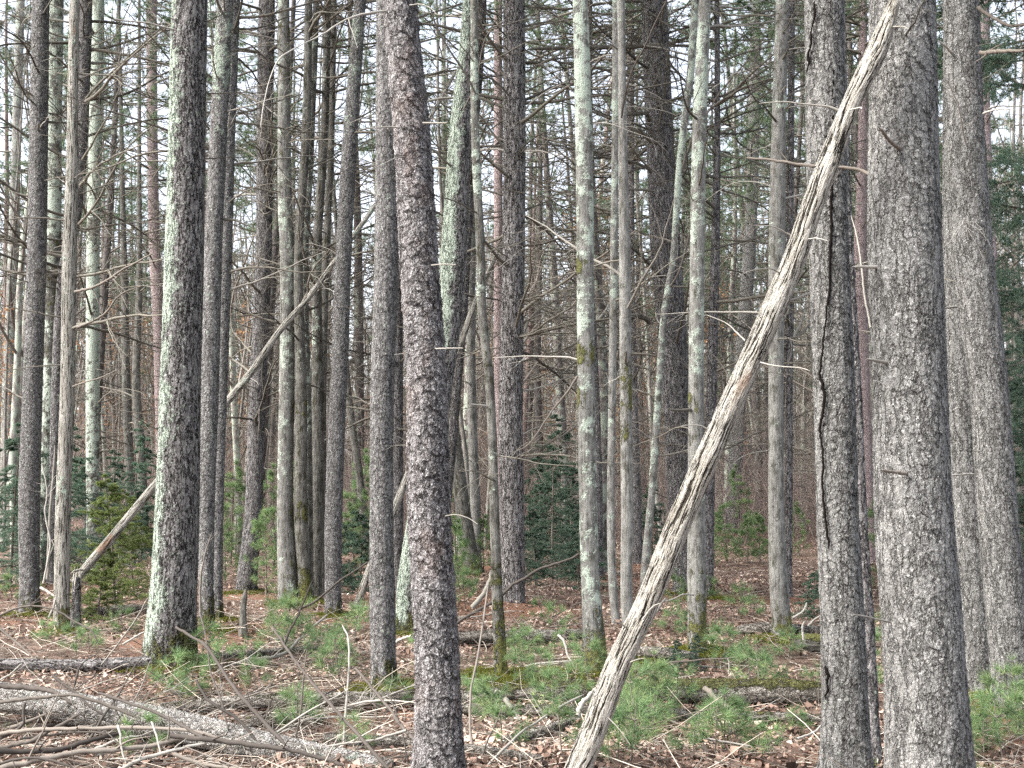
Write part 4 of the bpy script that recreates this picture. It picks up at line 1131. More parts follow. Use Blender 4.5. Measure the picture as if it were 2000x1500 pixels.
stick('dark lichened branch', z9((-60, 1010), (0, 1020), (200, 1035), (300, 1048), (360, 1075), (420, 1120)), 7.6, 7.3, 13, 8, twigs=3)
stick('long dark sloping stick', z9((1030, 675), (1120, 730), (1200, 780), (1280, 890), (1350, 1000), (1430, 1100), (1560, 1245), (1670, 1360)), 7.4, 6.5, 6, 9.5, twigs=2)
stick('thin dark sloping stick', z9((1150, 985), (1190, 1060), (1230, 1110), (1400, 1220), (1500, 1340)), 7.2, 6.6, 5, 8, twigs=2)
stick('long arching stick', z9((-40, 1125), (150, 1095), (300, 1080), (430, 1072), (500, 1085), (650, 1140), (800, 1205)), 7.1, 6.9, 8, 7, twigs=3)
stick('straight brown sloping stick', z9((580, 1060), (760, 1120), (950, 1190), (1100, 1270), (1200, 1335)), 7.1, 6.5, 6, 9, twigs=2)
stick('long level stick', z9((-40, 1305), (200, 1275), (420, 1272), (650, 1265), (900, 1268), (1100, 1278), (1300, 1330)), 6.9, 6.6, 9, 7, twigs=4)
stick('curved rising stick', z9((-40, 1395), (180, 1340), (330, 1262), (400, 1225), (465, 1185)), 6.8, 6.9, 10, 7, twigs=2)
stick('thick brown stick', z9((-40, 1400), (180, 1402), (380, 1385), (560, 1330), (700, 1298)), 6.6, 6.8, 13, 9, twigs=3)
stick('thick lower stick', z9((-40, 1510), (200, 1460), (450, 1410), (700, 1390), (900, 1370), (1050, 1332), (1200, 1300)), 6.4, 6.6, 13, 9, twigs=4)
stick('pale low stick', z9((700, 1510), (800, 1462), (1000, 1400), (1200, 1355)), 6.3, 6.4, 9, 7, M_PALE, twigs=2)
stick('long brown stick', z9((1000, 1310), (1200, 1335), (1400, 1358), (1560, 1375), (1750, 1410), (1920, 1450), (2020, 1490)), 6.5, 6.3, 12, 8, twigs=2)
stick('slim slanting stick', z9((-30, 655), (80, 752), (140, 800), (200, 862)), 8.6, 8.2, 6, 4, twigs=1)
stick('arching bare stick', z9((0, 603), (100, 562), (200, 550), (330, 577), (450, 650), (530, 690), (575, 775)), 9.4, 9.2, 5, 4, twigs=4)
stick('pale forked stick', z9((690, 1250), (705, 1300), (715, 1400), (740, 1475)), 6.6, 6.4, 6, 4, M_PALE, twigs=2)
stick('short pale upright stick', z9((890, 1230), (920, 1320), (945, 1425)), 6.6, 6.4, 5, 4, M_PALE, twigs=1)
stick('brown sloping twig', z9((310, 960), (380, 1015), (450, 1062), (520, 1130), (610, 1195)), 7.4, 7.0, 7, 5, twigs=2)
stick('pale leaning twig', z9((595, 895), (700, 762), (800, 622), (875, 488)), 9.6, 9.4, 4, 3, M_PALE)
stick('pale crossing twig', z9((770, 1130), (830, 1020), (870, 900), (885, 870)), 8.5, 8.4, 3, 2, M_PALE)
stick('low pale branch', z9((720, 775), (780, 740), (850, 700)), 9.8, 9.8, 5, 4, M_PALE, twigs=2)
stick('upright thin dead stem', z9((1175, 610), (1175, 420), (1190, 300), (1215, 200), (1245, 115)), 9.5, 9.4, 6, 2, twigs=2, name='dead_sapling')
stick('dark drooping stick', z9((1170, 590), (1200, 700), (1215, 800), (1240, 960), (1290, 1080), (1335, 1270)), 7.8, 7.0, 4, 4, twigs=2)
stick('brown prostrate stick', z9((-20, 1480), (150, 1440), (300, 1455), (430, 1500)), 6.3, 6.2, 7, 5, twigs=2)
stick('low knobby stick', z9((1020, 1420), (1200, 1480), (1300, 1495), (1420, 1510)), 6.3, 6.2, 9, 7, twigs=2)
stick('tangled brown stick', z9((120, 1330), (350, 1300), (560, 1290), (640, 1310)), 6.9, 6.8, 6, 4, twigs=3)
stick('small pale stick', z9((0, 985), (60, 950), (130, 885)), 7.8, 7.8, 5, 3, M_PALE, twigs=1)
stick('upright brown twig', z9((440, 1010), (460, 920), (490, 880), (570, 830)), 7.7, 7.8, 5, 3, twigs=2)
stick('dark stick lying', z9((0, 1330), (130, 1250), (140, 1130), (150, 1120)), 6.9, 7.0, 7, 7, twigs=0)
stick('long dark diagonal stick', z10((95, 675), (140, 740), (200, 830), (290, 950), (370, 1050), (450, 1140), (560, 1262), (640, 1352), (790, 1520)), 7.3, 6.2, 5, 9, twigs=1)
stick('dark diagonal stick', z10((585, 915), (680, 1032), (780, 1150), (860, 1262), (935, 1345)), 7.4, 6.5, 6, 9, twigs=1)
stick('slender pale stick', z10((880, 1280), (780, 1310), (700, 1336), (560, 1352), (420, 1372)), 6.6, 6.6, 7, 5, M_PALE, twigs=1)
stick('brown curved dead stem', z10((255, 572), (350, 522), (480, 412), (600, 332), (665, 288)), 11.2, 10.8, 6, 4, twigs=2)
stick('dark zigzag dead stem', z10((155, 810), (200, 690), (240, 620), (290, 500), (330, 400)), 10.2, 10.4, 6, 3, twigs=2)
stick('thin leaning stem', z10((230, 1345), (262, 1150), (280, 960), (300, 800)), 7.2, 7.3, 5, 3, twigs=2, name='dead_sapling')
stick('pale thin stem', z10((512, 1395), (528, 1150), (545, 900), (540, 740), (505, 660)), 7.0, 7.3, 6, 4, M_PALE, twigs=2, name='dead_sapling')
stick('tall thin grey stem', z11((-230, 1500), (-245, 1250), (-240, 1050), (-200, 850), (-170, 650), (-140, 440)), 6.8, 7.4, 7, 4, twigs=2, name='dead_sapling')
stick('thin dark bent stem', z10((1318, 1505), (1352, 1350), (1402, 1250), (1440, 1150)), 6.6, 6.8, 5, 3, twigs=1, name='dead_sapling')
stick('thin brown stem', z10((890, 1500), (850, 1260), (800, 1120), (760, 1030)), 6.6, 7.0, 4, 3, twigs=1, name='dead_sapling')
stick('pale slanting stick', z10((1335, 1510), (1450, 1392), (1560, 1285)) + z11((120, 1250), (250, 1160), (418, 1072)), 6.4, 7.4, 7, 5, M_PALE, twigs=1)
stick('long brown raised branch', z10((1165, 655), (1290, 580), (1400, 520)) + z11((0, 430), (80, 385), (150, 340), (300, 290), (370, 262), (402, 240)), 11.2, 11.0, 8, 5, twigs=5)
stick('bleached forked branch', z10((-60, 870), (100, 850), (180, 822), (230, 770), (300, 702), (420, 602)), 10.2, 10.8, 9, 5, M_PALE, twigs=4)
stick('pale broken stub', z10((1265, 560), (1340, 470), (1385, 350), (1410, 260), (1435, 180)), 12.0, 12.2, 12, 5, M_PALE, twigs=1)
stick('pale bent branch', z10((820, 765), (850, 745), (910, 725)), 10.5, 10.4, 8, 6, M_PALE, twigs=2)
stick('pale chip of wood', z10((1455, 1095), (1500, 1150), (1545, 1220)), 7.7, 7.5, 12, 5, M_PALE)
stick('pale curved stick', z11((0, 925), (150, 890), (250, 880), (355, 872)), 10.0, 9.8, 5, 4, M_PALE, twigs=2)
stick('brown level stick', z11((20, 1085), (150, 1055), (300, 1025), (412, 1018)), 8.5, 8.6, 6, 4, twigs=2)
stick('lichened broken branch', z11((385, 1200), (405, 1130), (440, 1090), (505, 1025)), 7.5, 7.6, 13, 9, M_PALE, twigs=2)
stick('grey broken limb', z11((1130, 1030), (1220, 1112), (1330, 1182)), 8.1, 7.8, 13, 9, M_STICK)
stick('pale broken prong', z11((270, 720), (305, 760), (325, 835), (362, 900)), 10.2, 9.9, 7, 4, M_PALE, twigs=1)
stick('long pale stick', z11((1045, 1310), (1200, 1338), (1400, 1372)), 7.2, 7.0, 5, 4, M_PALE)
stick('short dark branch', z11((740, 1050), (800, 1025), (860, 990)), 8.6, 8.7, 8, 5)
stick('curved pale twig', z12((200, 622), (240, 600), (270, 575), (288, 530)), 10.9, 10.9, 5, 4, M_PALE)
stick('pale thin twig', z12((295, 665), (330, 630), (368, 605)), 10.9, 10.9, 4, 3, M_PALE)
stick('forked pale prong', z12((268, 750), (262, 670), (275, 640)), 10.6, 10.6, 6, 4, M_PALE)
stick('brown stick', z12((690, 1010), (740, 1045), (760, 1060)), 8.0, 7.8, 6, 5)
stick('thin pale stick', z12((230, 1330), (330, 1290), (380, 1240)), 6.8, 7.0, 6, 4, M_PALE)
stick('thin bleached stem', z11((1270, 950), (1272, 880), (1262, 855)), 9.0, 9.0, 4, 3, M_PALE)
stick('white split branch', z11((780, 690), (830, 610), (880, 530), (905, 505)), 10.0, 10.2, 6, 5, M_PALE)
# standing dead twigs at left
stick('pale crooked dead stem', [(85, 1140), (95, 1085), (99, 1060), (88, 1000), (92, 960), (82, 905)], 12.6, 12.6, 5, 3, M_PALE, twigs=4, name='dead_sapling')
stick('slender pale dead stem', [(92, 1130), (97, 1020), (105, 920), (108, 870)], 12.9, 12.9, 7, 4, M_PALE, twigs=3, name='dead_sapling')
stick('pale fallen branch', [(80, 1148), (100, 1160), (115, 1172)], 12.8, 12.4, 7, 4, M_PALE)
stick('pale short prop', [(95, 1206), (105, 1185), (108, 1170)], 12.2, 12.3, 6, 4, M_PALE)
rng = np.random.default_rng(77)
# more loose branches of the brush in the lower left and across the middle distance
ADJ = ['thin brown stick', 'short grey stick', 'slim bent stick', 'small dark stick', 'crooked brown twig', 'weathered grey twig', 'slender bare twig', 'dry forked twig']
for i in range(150):
    if i >= 92: px, py = rng.uniform(-30, 860), rng.uniform(1300, 1500)
    elif i < 18 or i >= 46: px, py = rng.uniform(-20, 640), rng.uniform(1380, 1500)
    elif i < 30: px, py = rng.uniform(430, 760), rng.uniform(1170, 1300)
    elif i < 38: px, py = rng.uniform(880, 1130), rng.uniform(1200, 1270)
    else: px, py = rng.uniform(1150, 1960), rng.uniform(1180, 1480)
    g = gpix(px, py)
    a = rng.uniform(-0.5, 0.5) + (0 if rng.random() < .75 else 1.2)
    L = rng.uniform(0.25, 1.1)
    P = polys(np.array([g + [0, 0, .012]]), np.array([[math.cos(a), math.sin(a) * .7, rng.uniform(-.02, .28)]]), L, 8, 0.12, -0.02, rng)[0]
    P[:, 2] = np.maximum(P[:, 2], ground(P[:, 0], P[:, 1]) + .008)
    o = tube_obj('fallen_branch', P, np.linspace(rng.uniform(.006, .014) * (.55 if i >= 92 else 1), .002, 8), M_PALE if rng.random() < .3 else (M_STICK if rng.random() < .5 else M_DARK), None, g, k=6, twigs=int(rng.integers(5, 11)) if i >= 92 else int(rng.integers(1, 6)), rng=rng, n=16)
    o.location = [float(v) for v in g]
    tag(o, auto_label(ADJ[i % 8], px, py), 'branch', 'branches lying on the forest floor')

# ------------------------------------------------------------------ needles and saplings
def pine_seedling(seed, h):
    rng = np.random.default_rng(seed)
    st = MB(); fo = MB()
    P = polys(np.zeros((1, 3)), np.array([[rng.normal(0, .1), rng.normal(0, .1), 1.0]]), h, 8, 0.05, 0.05, rng)
    R = np.linspace(0.006, 0.002, 8)[None] * (0.6 + h)
    tubes(st, P, R, 5)
    nw = max(2, int(h / 0.13))
    pos, dr = [P[0, -1]], [np.array([0, 0, 1.0])]
    for k in range(nw):
        f = (k + 0.8) / (nw + 0.3); ip = P[0, min(int(f * 7), 6)]
        for j in range(int(rng.integers(4, 7))):
            a = rng.uniform(0, 2 * PI); L = h * (0.62 - 0.42 * f) * rng.uniform(.7, 1.2)
            C = polys(ip[None], np.array([[math.cos(a), math.sin(a), rng.uniform(.15, .6)]]), L, 5, 0.08, 0.03, rng)
            tubes(st, C, np.linspace(.003, .0015, 5)[None] * (0.6 + h), 4)
            for q in range(2 + int(L > .1) + int(L > .25) * 2):
                u = 1 - q * 0.22
                if u < .25: break
                i = min(int(u * 4), 3)
                pos.append(C[0, i] + (C[0, i + 1] - C[0, i]) * (u * 4 - i)); dr.append(C[0, i + 1] - C[0, i] + rng.normal(0, .02, 3) * L)
    needle_tuft(fo, np.array(pos), np.array(dr), 24, 0.095, 0.0015, rng, 0.5)
    return st.mesh('stem'), fo.mesh('foliage', False)


SEEDL = [pine_seedling(500 + i, h) for i, h in enumerate((0.16, 0.2, 0.26, 0.32, 0.38, 0.46, 0.55))]
for s_, f_ in SEEDL: s_.materials.append(M_STICK); f_.materials.append(M_PINE)


def conifer(seed, h, rad, whorls, per, style):
    """sapling with layered branches; style pine | hemlock | spruce"""
    rng = np.random.default_rng(seed)
    st = MB(); fo = MB()
    P = polys(np.zeros((1, 3)), np.array([[rng.normal(0, .04), rng.normal(0, .04), 1.0]]), h, 12, 0.02, 0.05, rng)
    R = np.linspace(0.009 * h + .004, 0.003, 12)[None]
    tubes(st, P, R, 6)
    starts, dirs, Ls = [], [], []
    for k in range(whorls):
        f = (k + 0.3) / whorls
        f = f ** 0.9
        q = f * 11; i = min(int(q), 10); ip = P[0, i] + (P[0, i + 1] - P[0, i]) * (q - i)
        for j in range(per):
            a = rng.uniform(0, 2 * PI)
            el = {'pine': rng.uniform(.1, .55), 'hemlock': rng.uniform(-.15, .25), 'spruce': rng.uniform(-.05, .35)}[style]
            starts.append(ip + np.array([0, 0, rng.uniform(-.5, .5) * h / whorls])); dirs.append([math.cos(a), math.sin(a), el])
            Ls.append(rad * (1.02 - f) ** 0.8 * rng.uniform(.45, 1.12))
    starts, dirs, Ls = np.array(starts), np.array(dirs), np.array(Ls)
    C = polys(starts, dirs, Ls, 7, 0.07, {'pine': 0.04, 'hemlock': -0.05, 'spruce': -0.01}[style], rng)
    CR = np.linspace(.006, .0018, 7)[None] * (0.5 + Ls[:, None])
    tubes(st, C, CR, 4)
    if style == 'pine':
        D, DR = subs(C, CR, 5, .25, 1, .45, .45, 5, .08, .03, rng, plane=.5)
        tubes(st, D, DR, 3)
        allp = np.concatenate([D[:, -1], D[:, 2], C[:, -1]]); alld = np.concatenate([D[:, -1] - D[:, -2], D[:, 3] - D[:, 2], C[:, -1] - C[:, -2]])
        needle_tuft(fo, allp, alld, 16, 0.095, 0.0028, rng, .5)
    else:
        per2 = 9 if style == 'hemlock' else 8
        D, DR = subs(C, CR, per2, .12, 1, .42, .5, 6, .06, -0.02, rng, plane=.22)
        tubes(st, D, DR * .8, 3)
        # short flat needles along every twig
        E = np.concatenate([D.reshape(-1, 3), ((D[:, :-1] + D[:, 1:]) / 2).reshape(-1, 3), C[:, 2:].reshape(-1, 3)])
        tg = np.gradient(D, axis=1)
        Ed = np.concatenate([tg.reshape(-1, 3), ((tg[:, :-1] + tg[:, 1:]) / 2).reshape(-1, 3), np.gradient(C, axis=1)[:, 2:].reshape(-1, 3)])
        needle_tuft(fo, E, Ed, 16 if style == 'hemlock' else 12, 0.036 if style == 'hemlock' else 0.034, 0.0024 if style == 'hemlock' else .0022, rng, .62)
    return st.mesh('stem'), fo.mesh('foliage', False)


SAP = {'hemlock': [conifer(600, 2.6, 1.15, 15, 5, 'hemlock'), conifer(601, 2.2, 1.1, 13, 5, 'hemlock'), conifer(602, 1.5, 0.8, 10, 5, 'hemlock')],
       'spruce': [conifer(610, 1.75, 0.85, 13, 5, 'spruce'), conifer(611, 1.0, .5, 9, 5, 'spruce')],
       'pine': [conifer(620, 1.5, .62, 7, 5, 'pine'), conifer(621, 1.9, .7, 8, 5, 'pine'), conifer(622, 1.1, .5, 6, 5, 'pine')]}
SMAT = {'hemlock': M_HEM, 'spruce': M_SPR, 'pine': M_PINE}
for k, v in SAP.items():
    for s_, f_ in v: s_.materials.append(M_STICK); f_.materials.append(SMAT[k])


def plant(name, pair, loc, rz, sc, label, cat, group=None):
    o = thing(name, loc, label, cat, group)
    o.rotation_euler = (0, 0, float(rz)); o.scale = (sc, sc, sc)
    link('stem', pair[0], None, o); link('foliage', pair[1], None, o)
    return o


rng = np.random.default_rng(21)
# pine seedlings read off the photograph: pixel of the foot, size 0..6
SD = [(410, 1312, 4), (395, 1290, 3), (430, 1325, 3), (560, 1262, 5), (600, 1272, 5), (580, 1300, 4), (620, 1310, 5), (650, 1330, 4), (665, 1345, 4), (640, 1290, 4), (545, 1235, 4), (530, 1255, 3), (590, 1418, 3), (578, 1432, 3),
      (690, 1465, 3), (150, 1285, 4), (175, 1275, 2), (60, 1172, 4), (25, 1180, 5), (90, 1255, 3), (240, 1240, 3), (480, 1330, 3), (500, 1345, 2), (930, 1385, 4), (910, 1392, 3), (945, 1410, 4), (965, 1440, 4), (985, 1470, 4), (1005, 1300, 3), (1030, 1292, 3), (1060, 1330, 3),
      (1010, 1345, 3), (1150, 1338, 4), (1230, 1400, 6), (1255, 1420, 6), (1215, 1430, 6), (1245, 1465, 6), (1280, 1405, 5), (1300, 1400, 5), (1320, 1395, 4), (1205, 1490, 5), (1230, 1498, 4), (1270, 1450, 4), (1190, 1495, 4), (1415, 1470, 4), (1395, 1480, 3), (1430, 1462, 4), (1440, 1455, 3),
      (1465, 1345, 3), (1485, 1375, 4), (1500, 1365, 3), (1400, 1310, 3), (1420, 1300, 3), (1330, 1225, 3), (1310, 1235, 3), (1345, 1245, 2), (1320, 1182, 4), (1430, 1285, 3), (1540, 1290, 2), (1470, 1210, 3), (1445, 1190, 3), (1380, 1180, 4),
      (1600, 1385, 4), (1720, 1270, 4), (1725, 1300, 4), (1715, 1350, 2), (1905, 1440, 4), (1925, 1465, 4), (1950, 1455, 3), (1975, 1440, 5), (1995, 1460, 6), (1985, 1400, 6), (2000, 1350, 6), (1920, 1495, 4), (1890, 1480, 3), (1960, 1490, 4),
      (880, 1160, 5), (895, 1180, 5), (870, 1140, 5), (910, 1195, 4), (920, 1160, 4), (1060, 1220, 4), (1090, 1235, 4), (1100, 1280, 3), (1020, 1270, 3), (700, 1235, 3), (690, 1260, 3), (830, 1320, 3), (1500, 1480, 3), (1560, 1430, 2), (1350, 1490, 3), (1100, 1480, 3), (1060, 1410, 4), (1085, 1390, 4), (1120, 1370, 4), (1130, 1400, 4), (350, 1375, 2), (330, 1360, 3), (370, 1365, 2), (280, 1475, 2), (770, 1390, 2)]
for px, py, sz in SD:
    g = gpix(px, py)
    j = int(np.clip(sz + rng.integers(-1, 1), 0, 6))
    adj = ['tiny', 'tiny', 'small', 'small', 'bushy', 'bushy', 'tall'][j] + ' green pine seedling'
    plant('pine_seedling', SEEDL[j], g - np.array([0, 0, .01]), rng.uniform(0, 6.28), rng.uniform(.85, 1.15) * (0.9 if py > 1380 else 1.05), auto_label(adj, px, py), 'seedling', 'pine seedlings on the forest floor')
# larger saplings: (kind, proto, foot px, py, depth, scale, label)
SL = [
      ('hemlock', 0, 128, 1118, 19.0, .95, 'dark hemlock between the mossy trunk and the barkless dead trunk'),
      ('hemlock', 0, 255, 1085, 26.0, 1.15, 'dark hemlock farther back left of the lichen-striped pine'),
      ('hemlock', 1, 45, 1095, 24.0, 1.2, 'dark hemlock far back at the left edge'),
      ('hemlock', 0, 1095, 1110, 22.5, 1.1, 'tall dark hemlock farther back left of the moss-collared maple'),
      ('hemlock', 2, 1130, 1150, 17.5, .8, 'low hemlock touching the moss-collared maple'),
      ('hemlock', 1, 1055, 1112, 23.0, 1.0, 'dark hemlock farther back right of the dark furrowed pine'),
      ('spruce', 0, 260, 1180, 16.5, .85, 'yellow-green spruce against the lichen-striped pine'),
      ('pine', 1, 720, 1130, 19.5, .8, 'pale green pine sapling behind the straight grey scaly pine'),
      ('pine', 0, 460, 1085, 26.0, 1.2, 'far bright pine sapling left of the dark pine leaning right'),
      ('pine', 1, 570, 1080, 27.0, 1.1, 'far pine sapling behind the mossy maple clump'),
      ('pine', 1, 1445, 1075, 28.0, 1.0, 'far bright pine sapling beside the far speckled pine'),
      ('spruce', 0, 225, 1195, 15.0, 1.0, 'yellow-green spruce sapling behind the splintered stump'),
      ('spruce', 1, 190, 1215, 14.0, .9, 'low yellow-green spruce beside the splintered stump'),
      ('hemlock', 0, 20, 1150, 17.5, .95, 'dark hemlock sapling at the far left edge'),
      ('hemlock', 1, 85, 1135, 20.0, 1.0, 'dark hemlock behind the mossy trunk at left'),
      ('hemlock', 1, 165, 1110, 22.0, 1.0, 'dark hemlock behind the barkless dead trunk'),
      ('hemlock', 0, 215, 1100, 23.0, .85, 'dark green hemlock behind the spruce sapling'),
      ('hemlock', 2, 275, 1098, 24.0, 1.0, 'small dark hemlock left of the lichen-striped pine'),
      ('hemlock', 0, 1078, 1130, 19.5, .85, 'dark bushy hemlock left of the moss-collared maple'),
      ('hemlock', 1, 1115, 1120, 20.5, .9, 'dark hemlock directly behind the moss-collared maple'),
      ('hemlock', 2, 1045, 1140, 18.0, .8, 'low dark hemlock right of the dark furrowed pine'),
      ('hemlock', 1, 1275, 1100, 23.0, .75, 'dark hemlock behind the crooked sapling'),
      ('hemlock', 2, 655, 1150, 17.6, .9, 'low hemlock behind the slim grey leaning pine'),
      ('hemlock', 2, 705, 1165, 17.0, .8, 'low feathery hemlock right of the slim grey leaning pine'),
      ('hemlock', 2, 1590, 1225, 13.0, .42, 'small hemlock behind the cracked pine'),
      ('hemlock', 2, 1360, 1315, 10.2, .22, 'low bluish hemlock sprig right of the weathered log'),
      ('hemlock', 2, 1320, 1318, 10.0, .2, 'low bluish hemlock sprig in front of the rough grey maple'),
      ('pine', 1, 450, 1110, 22.0, 1.0, 'bright pine sapling between the plain twin pine and the dark leaning pine'),
      ('pine', 0, 440, 1150, 18.5, .8, 'light green pine sapling behind the plain twin pine'),
      ('pine', 1, 535, 1115, 21.0, .95, 'pine sapling behind the lichen-topped maple'),
      ('pine', 0, 520, 1170, 16.5, .8, 'low pine sapling right of the dark pine leaning right'),
      ('pine', 1, 705, 1090, 24.0, 1.1, 'bright pine sapling right of the slim grey leaning pine'),
      ('pine', 2, 690, 1110, 22.0, 1.0, 'light pine sapling in the gap beside the mossy crooked stem'),
      ('pine', 1, 890, 1115, 21.0, .9, 'bright pine sapling right of the flaky central pine'),
      ('pine', 2, 895, 1150, 17.5, .9, 'low pine sapling beside the mossy split-footed trunk'),
      ('pine', 2, 945, 1120, 20.5, .9, 'pine sapling behind the thin moss-footed maple'),
      ('pine', 0, 1420, 1100, 23.5, .75, 'bright pine sapling in front of the far speckled pine'),
      ('pine', 2, 1460, 1105, 23.0, .85, 'pine sapling left of the pale grey straight trunk'),
      ('pine', 0, 1395, 1110, 22.5, .6, 'small pine sapling right of the rough grey maple'),
      ('pine', 2, 1485, 1100, 23.5, .9, 'bushy pine sapling against the pale grey straight trunk'),
      ('pine', 0, 1560, 1085, 26.0, .8, 'far pine sapling right of the pale grey straight trunk'),
      ('pine', 1, 1725, 1150, 17.0, .7, 'pine sapling between the slim pink pine and the thickest pine'),
      ('hemlock', 0, 1985, 1110, 15.0, 1.25, 'tall dark hemlock at the right edge'),
      ('hemlock', 1, 1870, 1100, 19.0, 1.2, 'dark hemlock in the gap between the thickest pine and the pair'),
      ('hemlock', 0, 2025, 1120, 17.0, 1.5, 'dark hemlock partly outside the right edge')]
for kind, pi, px, py, D, sc, lab in SL:
    p = at(px, py, D); p[2] = ground(p[0], p[1]) - .01
    plant(f'{kind}_sapling', SAP[kind][pi], p, RNG.uniform(0, 6.28), sc, lab, 'sapling')

# hemlock boughs of a big hemlock at the right edge
HB = [conifer(640 + i, 1.6, .01, 1, 1, 'hemlock') for i in range(0)]


def bough(seed, L):
    rng = np.random.default_rng(seed)
    st = MB(); fo = MB()
    P = polys(np.zeros((1, 3)), np.array([[1, 0, .1]]), L, 9, .05, -.04, rng); R = np.linspace(.016, .004, 9)[None]
    tubes(st, P, R, 6)
    C, CR = subs(P, R, 22, .15, 1, .42, .55, 7, .07, -.05, rng, plane=.3); tubes(st, C, CR * .6, 4)
    D, DR = subs(C, CR, 9, .1, 1, .4, .5, 5, .06, -.03, rng, plane=.25); tubes(st, D, DR * .5, 3)
    tg = np.gradient(D, axis=1); tc = np.gradient(C, axis=1)
    needle_tuft(fo, np.concatenate([D.reshape(-1, 3), C.reshape(-1, 3)]), np.concatenate([tg.reshape(-1, 3), tc.reshape(-1, 3)]), 7, .04, .0045, rng, .6)
    return st.mesh('branch'), fo.mesh('foliage', False)


BOUGH = [bough(700 + i, 1.7) for i in range(4)]
for s_, f_ in BOUGH: s_.materials.append(M_TWIG); f_.materials.append(M_HEM)
b = at(2090, 1130, 14.5); b[2] = ground(b[0], b[1])
hroot = thing('hemlock_tree', b, 'large dark hemlock whose drooping boughs enter at the right edge', 'tree')
Pt = np.array([b + np.array([0, 0, z]) for z in (-.1, 1, 3, 5, 7, 9, 10)])
me, A, r, S = trunk_mesh('trunk', Pt, np.array([.17, .15, .14, .12, .1, .08, .06]), .02, lambda S, c, s, V: 0 * S + 0 * c, lambda S, c, s, V: 0 * S + 0 * c, origin=b)
link('trunk', me, BK['dark'], hroot)
rng = np.random.default_rng(9)
for i in range(34):
    z = rng.uniform(.8, 9.0); a = rng.uniform(PI * .55, PI * 1.45) if i < 26 else rng.uniform(0, 6.28)
    s_, f_ = BOUGH[i % 4]
    o = link('branch', s_, None, hroot, (0.0, 0.0, z)); o.rotation_euler = (rng.normal(0, .2), rng.normal(0.12, .15), a); sc = rng.uniform(.6, 1.0); o.scale = (sc,) * 3
    link('foliage', f_, None, o)

# ------------------------------------------------------------------ the wood behind: far trees, each a thing
def far_pine(seed):
    rng = np.random.default_rng(seed)
    h = rng.uniform(15, 19); r0 = rng.uniform(.11, .17)
    tr = MB(); cr = MB(); fo = MB()
    P = polys(np.zeros((1, 3)), np.array([[rng.normal(0, .03), rng.normal(0, .03), 1]]), h, 16, .018, .03, rng)
    tubes(tr, P, np.linspace(r0, .03, 16)[None] * np.where(np.arange(16) == 0, 1.2, 1)[None], 9)
    n = 66
    z = rng.uniform(.1, .62, n) ** 1.0
    q = z * 15; i = q.astype(int); st = P[0, i] + (P[0, np.minimum(i + 1, 15)] - P[0, i]) * (q - i)[:, None]
    az = rng.uniform(0, 2 * PI, n)
    dr = np.stack([np.cos(az), np.sin(az), rng.normal(.05, .16, n)], 1)
    C = polys(st, dr, rng.uniform(.6, 2.2, n), 7, .10, -.005, rng); CR = np.linspace(.015, .005, 7)[None] * rng.uniform(.6, 1.3, (n, 1))
    tubes(cr, C, CR, 4)
    D, DR = subs(C, CR, 6, .2, 1, .45, .5, 5, .14, 0, rng); tubes(cr, D, np.maximum(DR * .75, .0032), 3)
    n = 40
    z = rng.uniform(.52, .98, n); q = z * 15; i = q.astype(int); st = P[0, i]
    az = rng.uniform(0, 2 * PI, n)
    B = polys(st, np.stack([np.cos(az), np.sin(az), rng.uniform(0, .35, n)], 1), (1.15 - z) * 4.2, 6, .08, 0.0, rng); BR = np.linspace(.02, .006, 6)[None] * np.ones((n, 1))
    tubes(cr, B, BR, 4)
    E, ER = subs(B, BR, 8, .25, 1, .4, .5, 4, .1, .02, rng, plane=.4); tubes(cr, E, ER * .6, 3)
    needle_tuft(fo, np.concatenate([E[:, -1], E[:, 2], B[:, -1]]), np.concatenate([E[:, -1] - E[:, -2], E[:, 2] - E[:, 1], B[:, -1] - B[:, -2]]), 24, .2, .0055, rng, .55)
    return [('trunk', tr.mesh('trunk'), FB_PINE), ('crown', cr.mesh('crown'), M_TWIG), ('foliage', fo.mesh('foliage', False), M_CAN)]


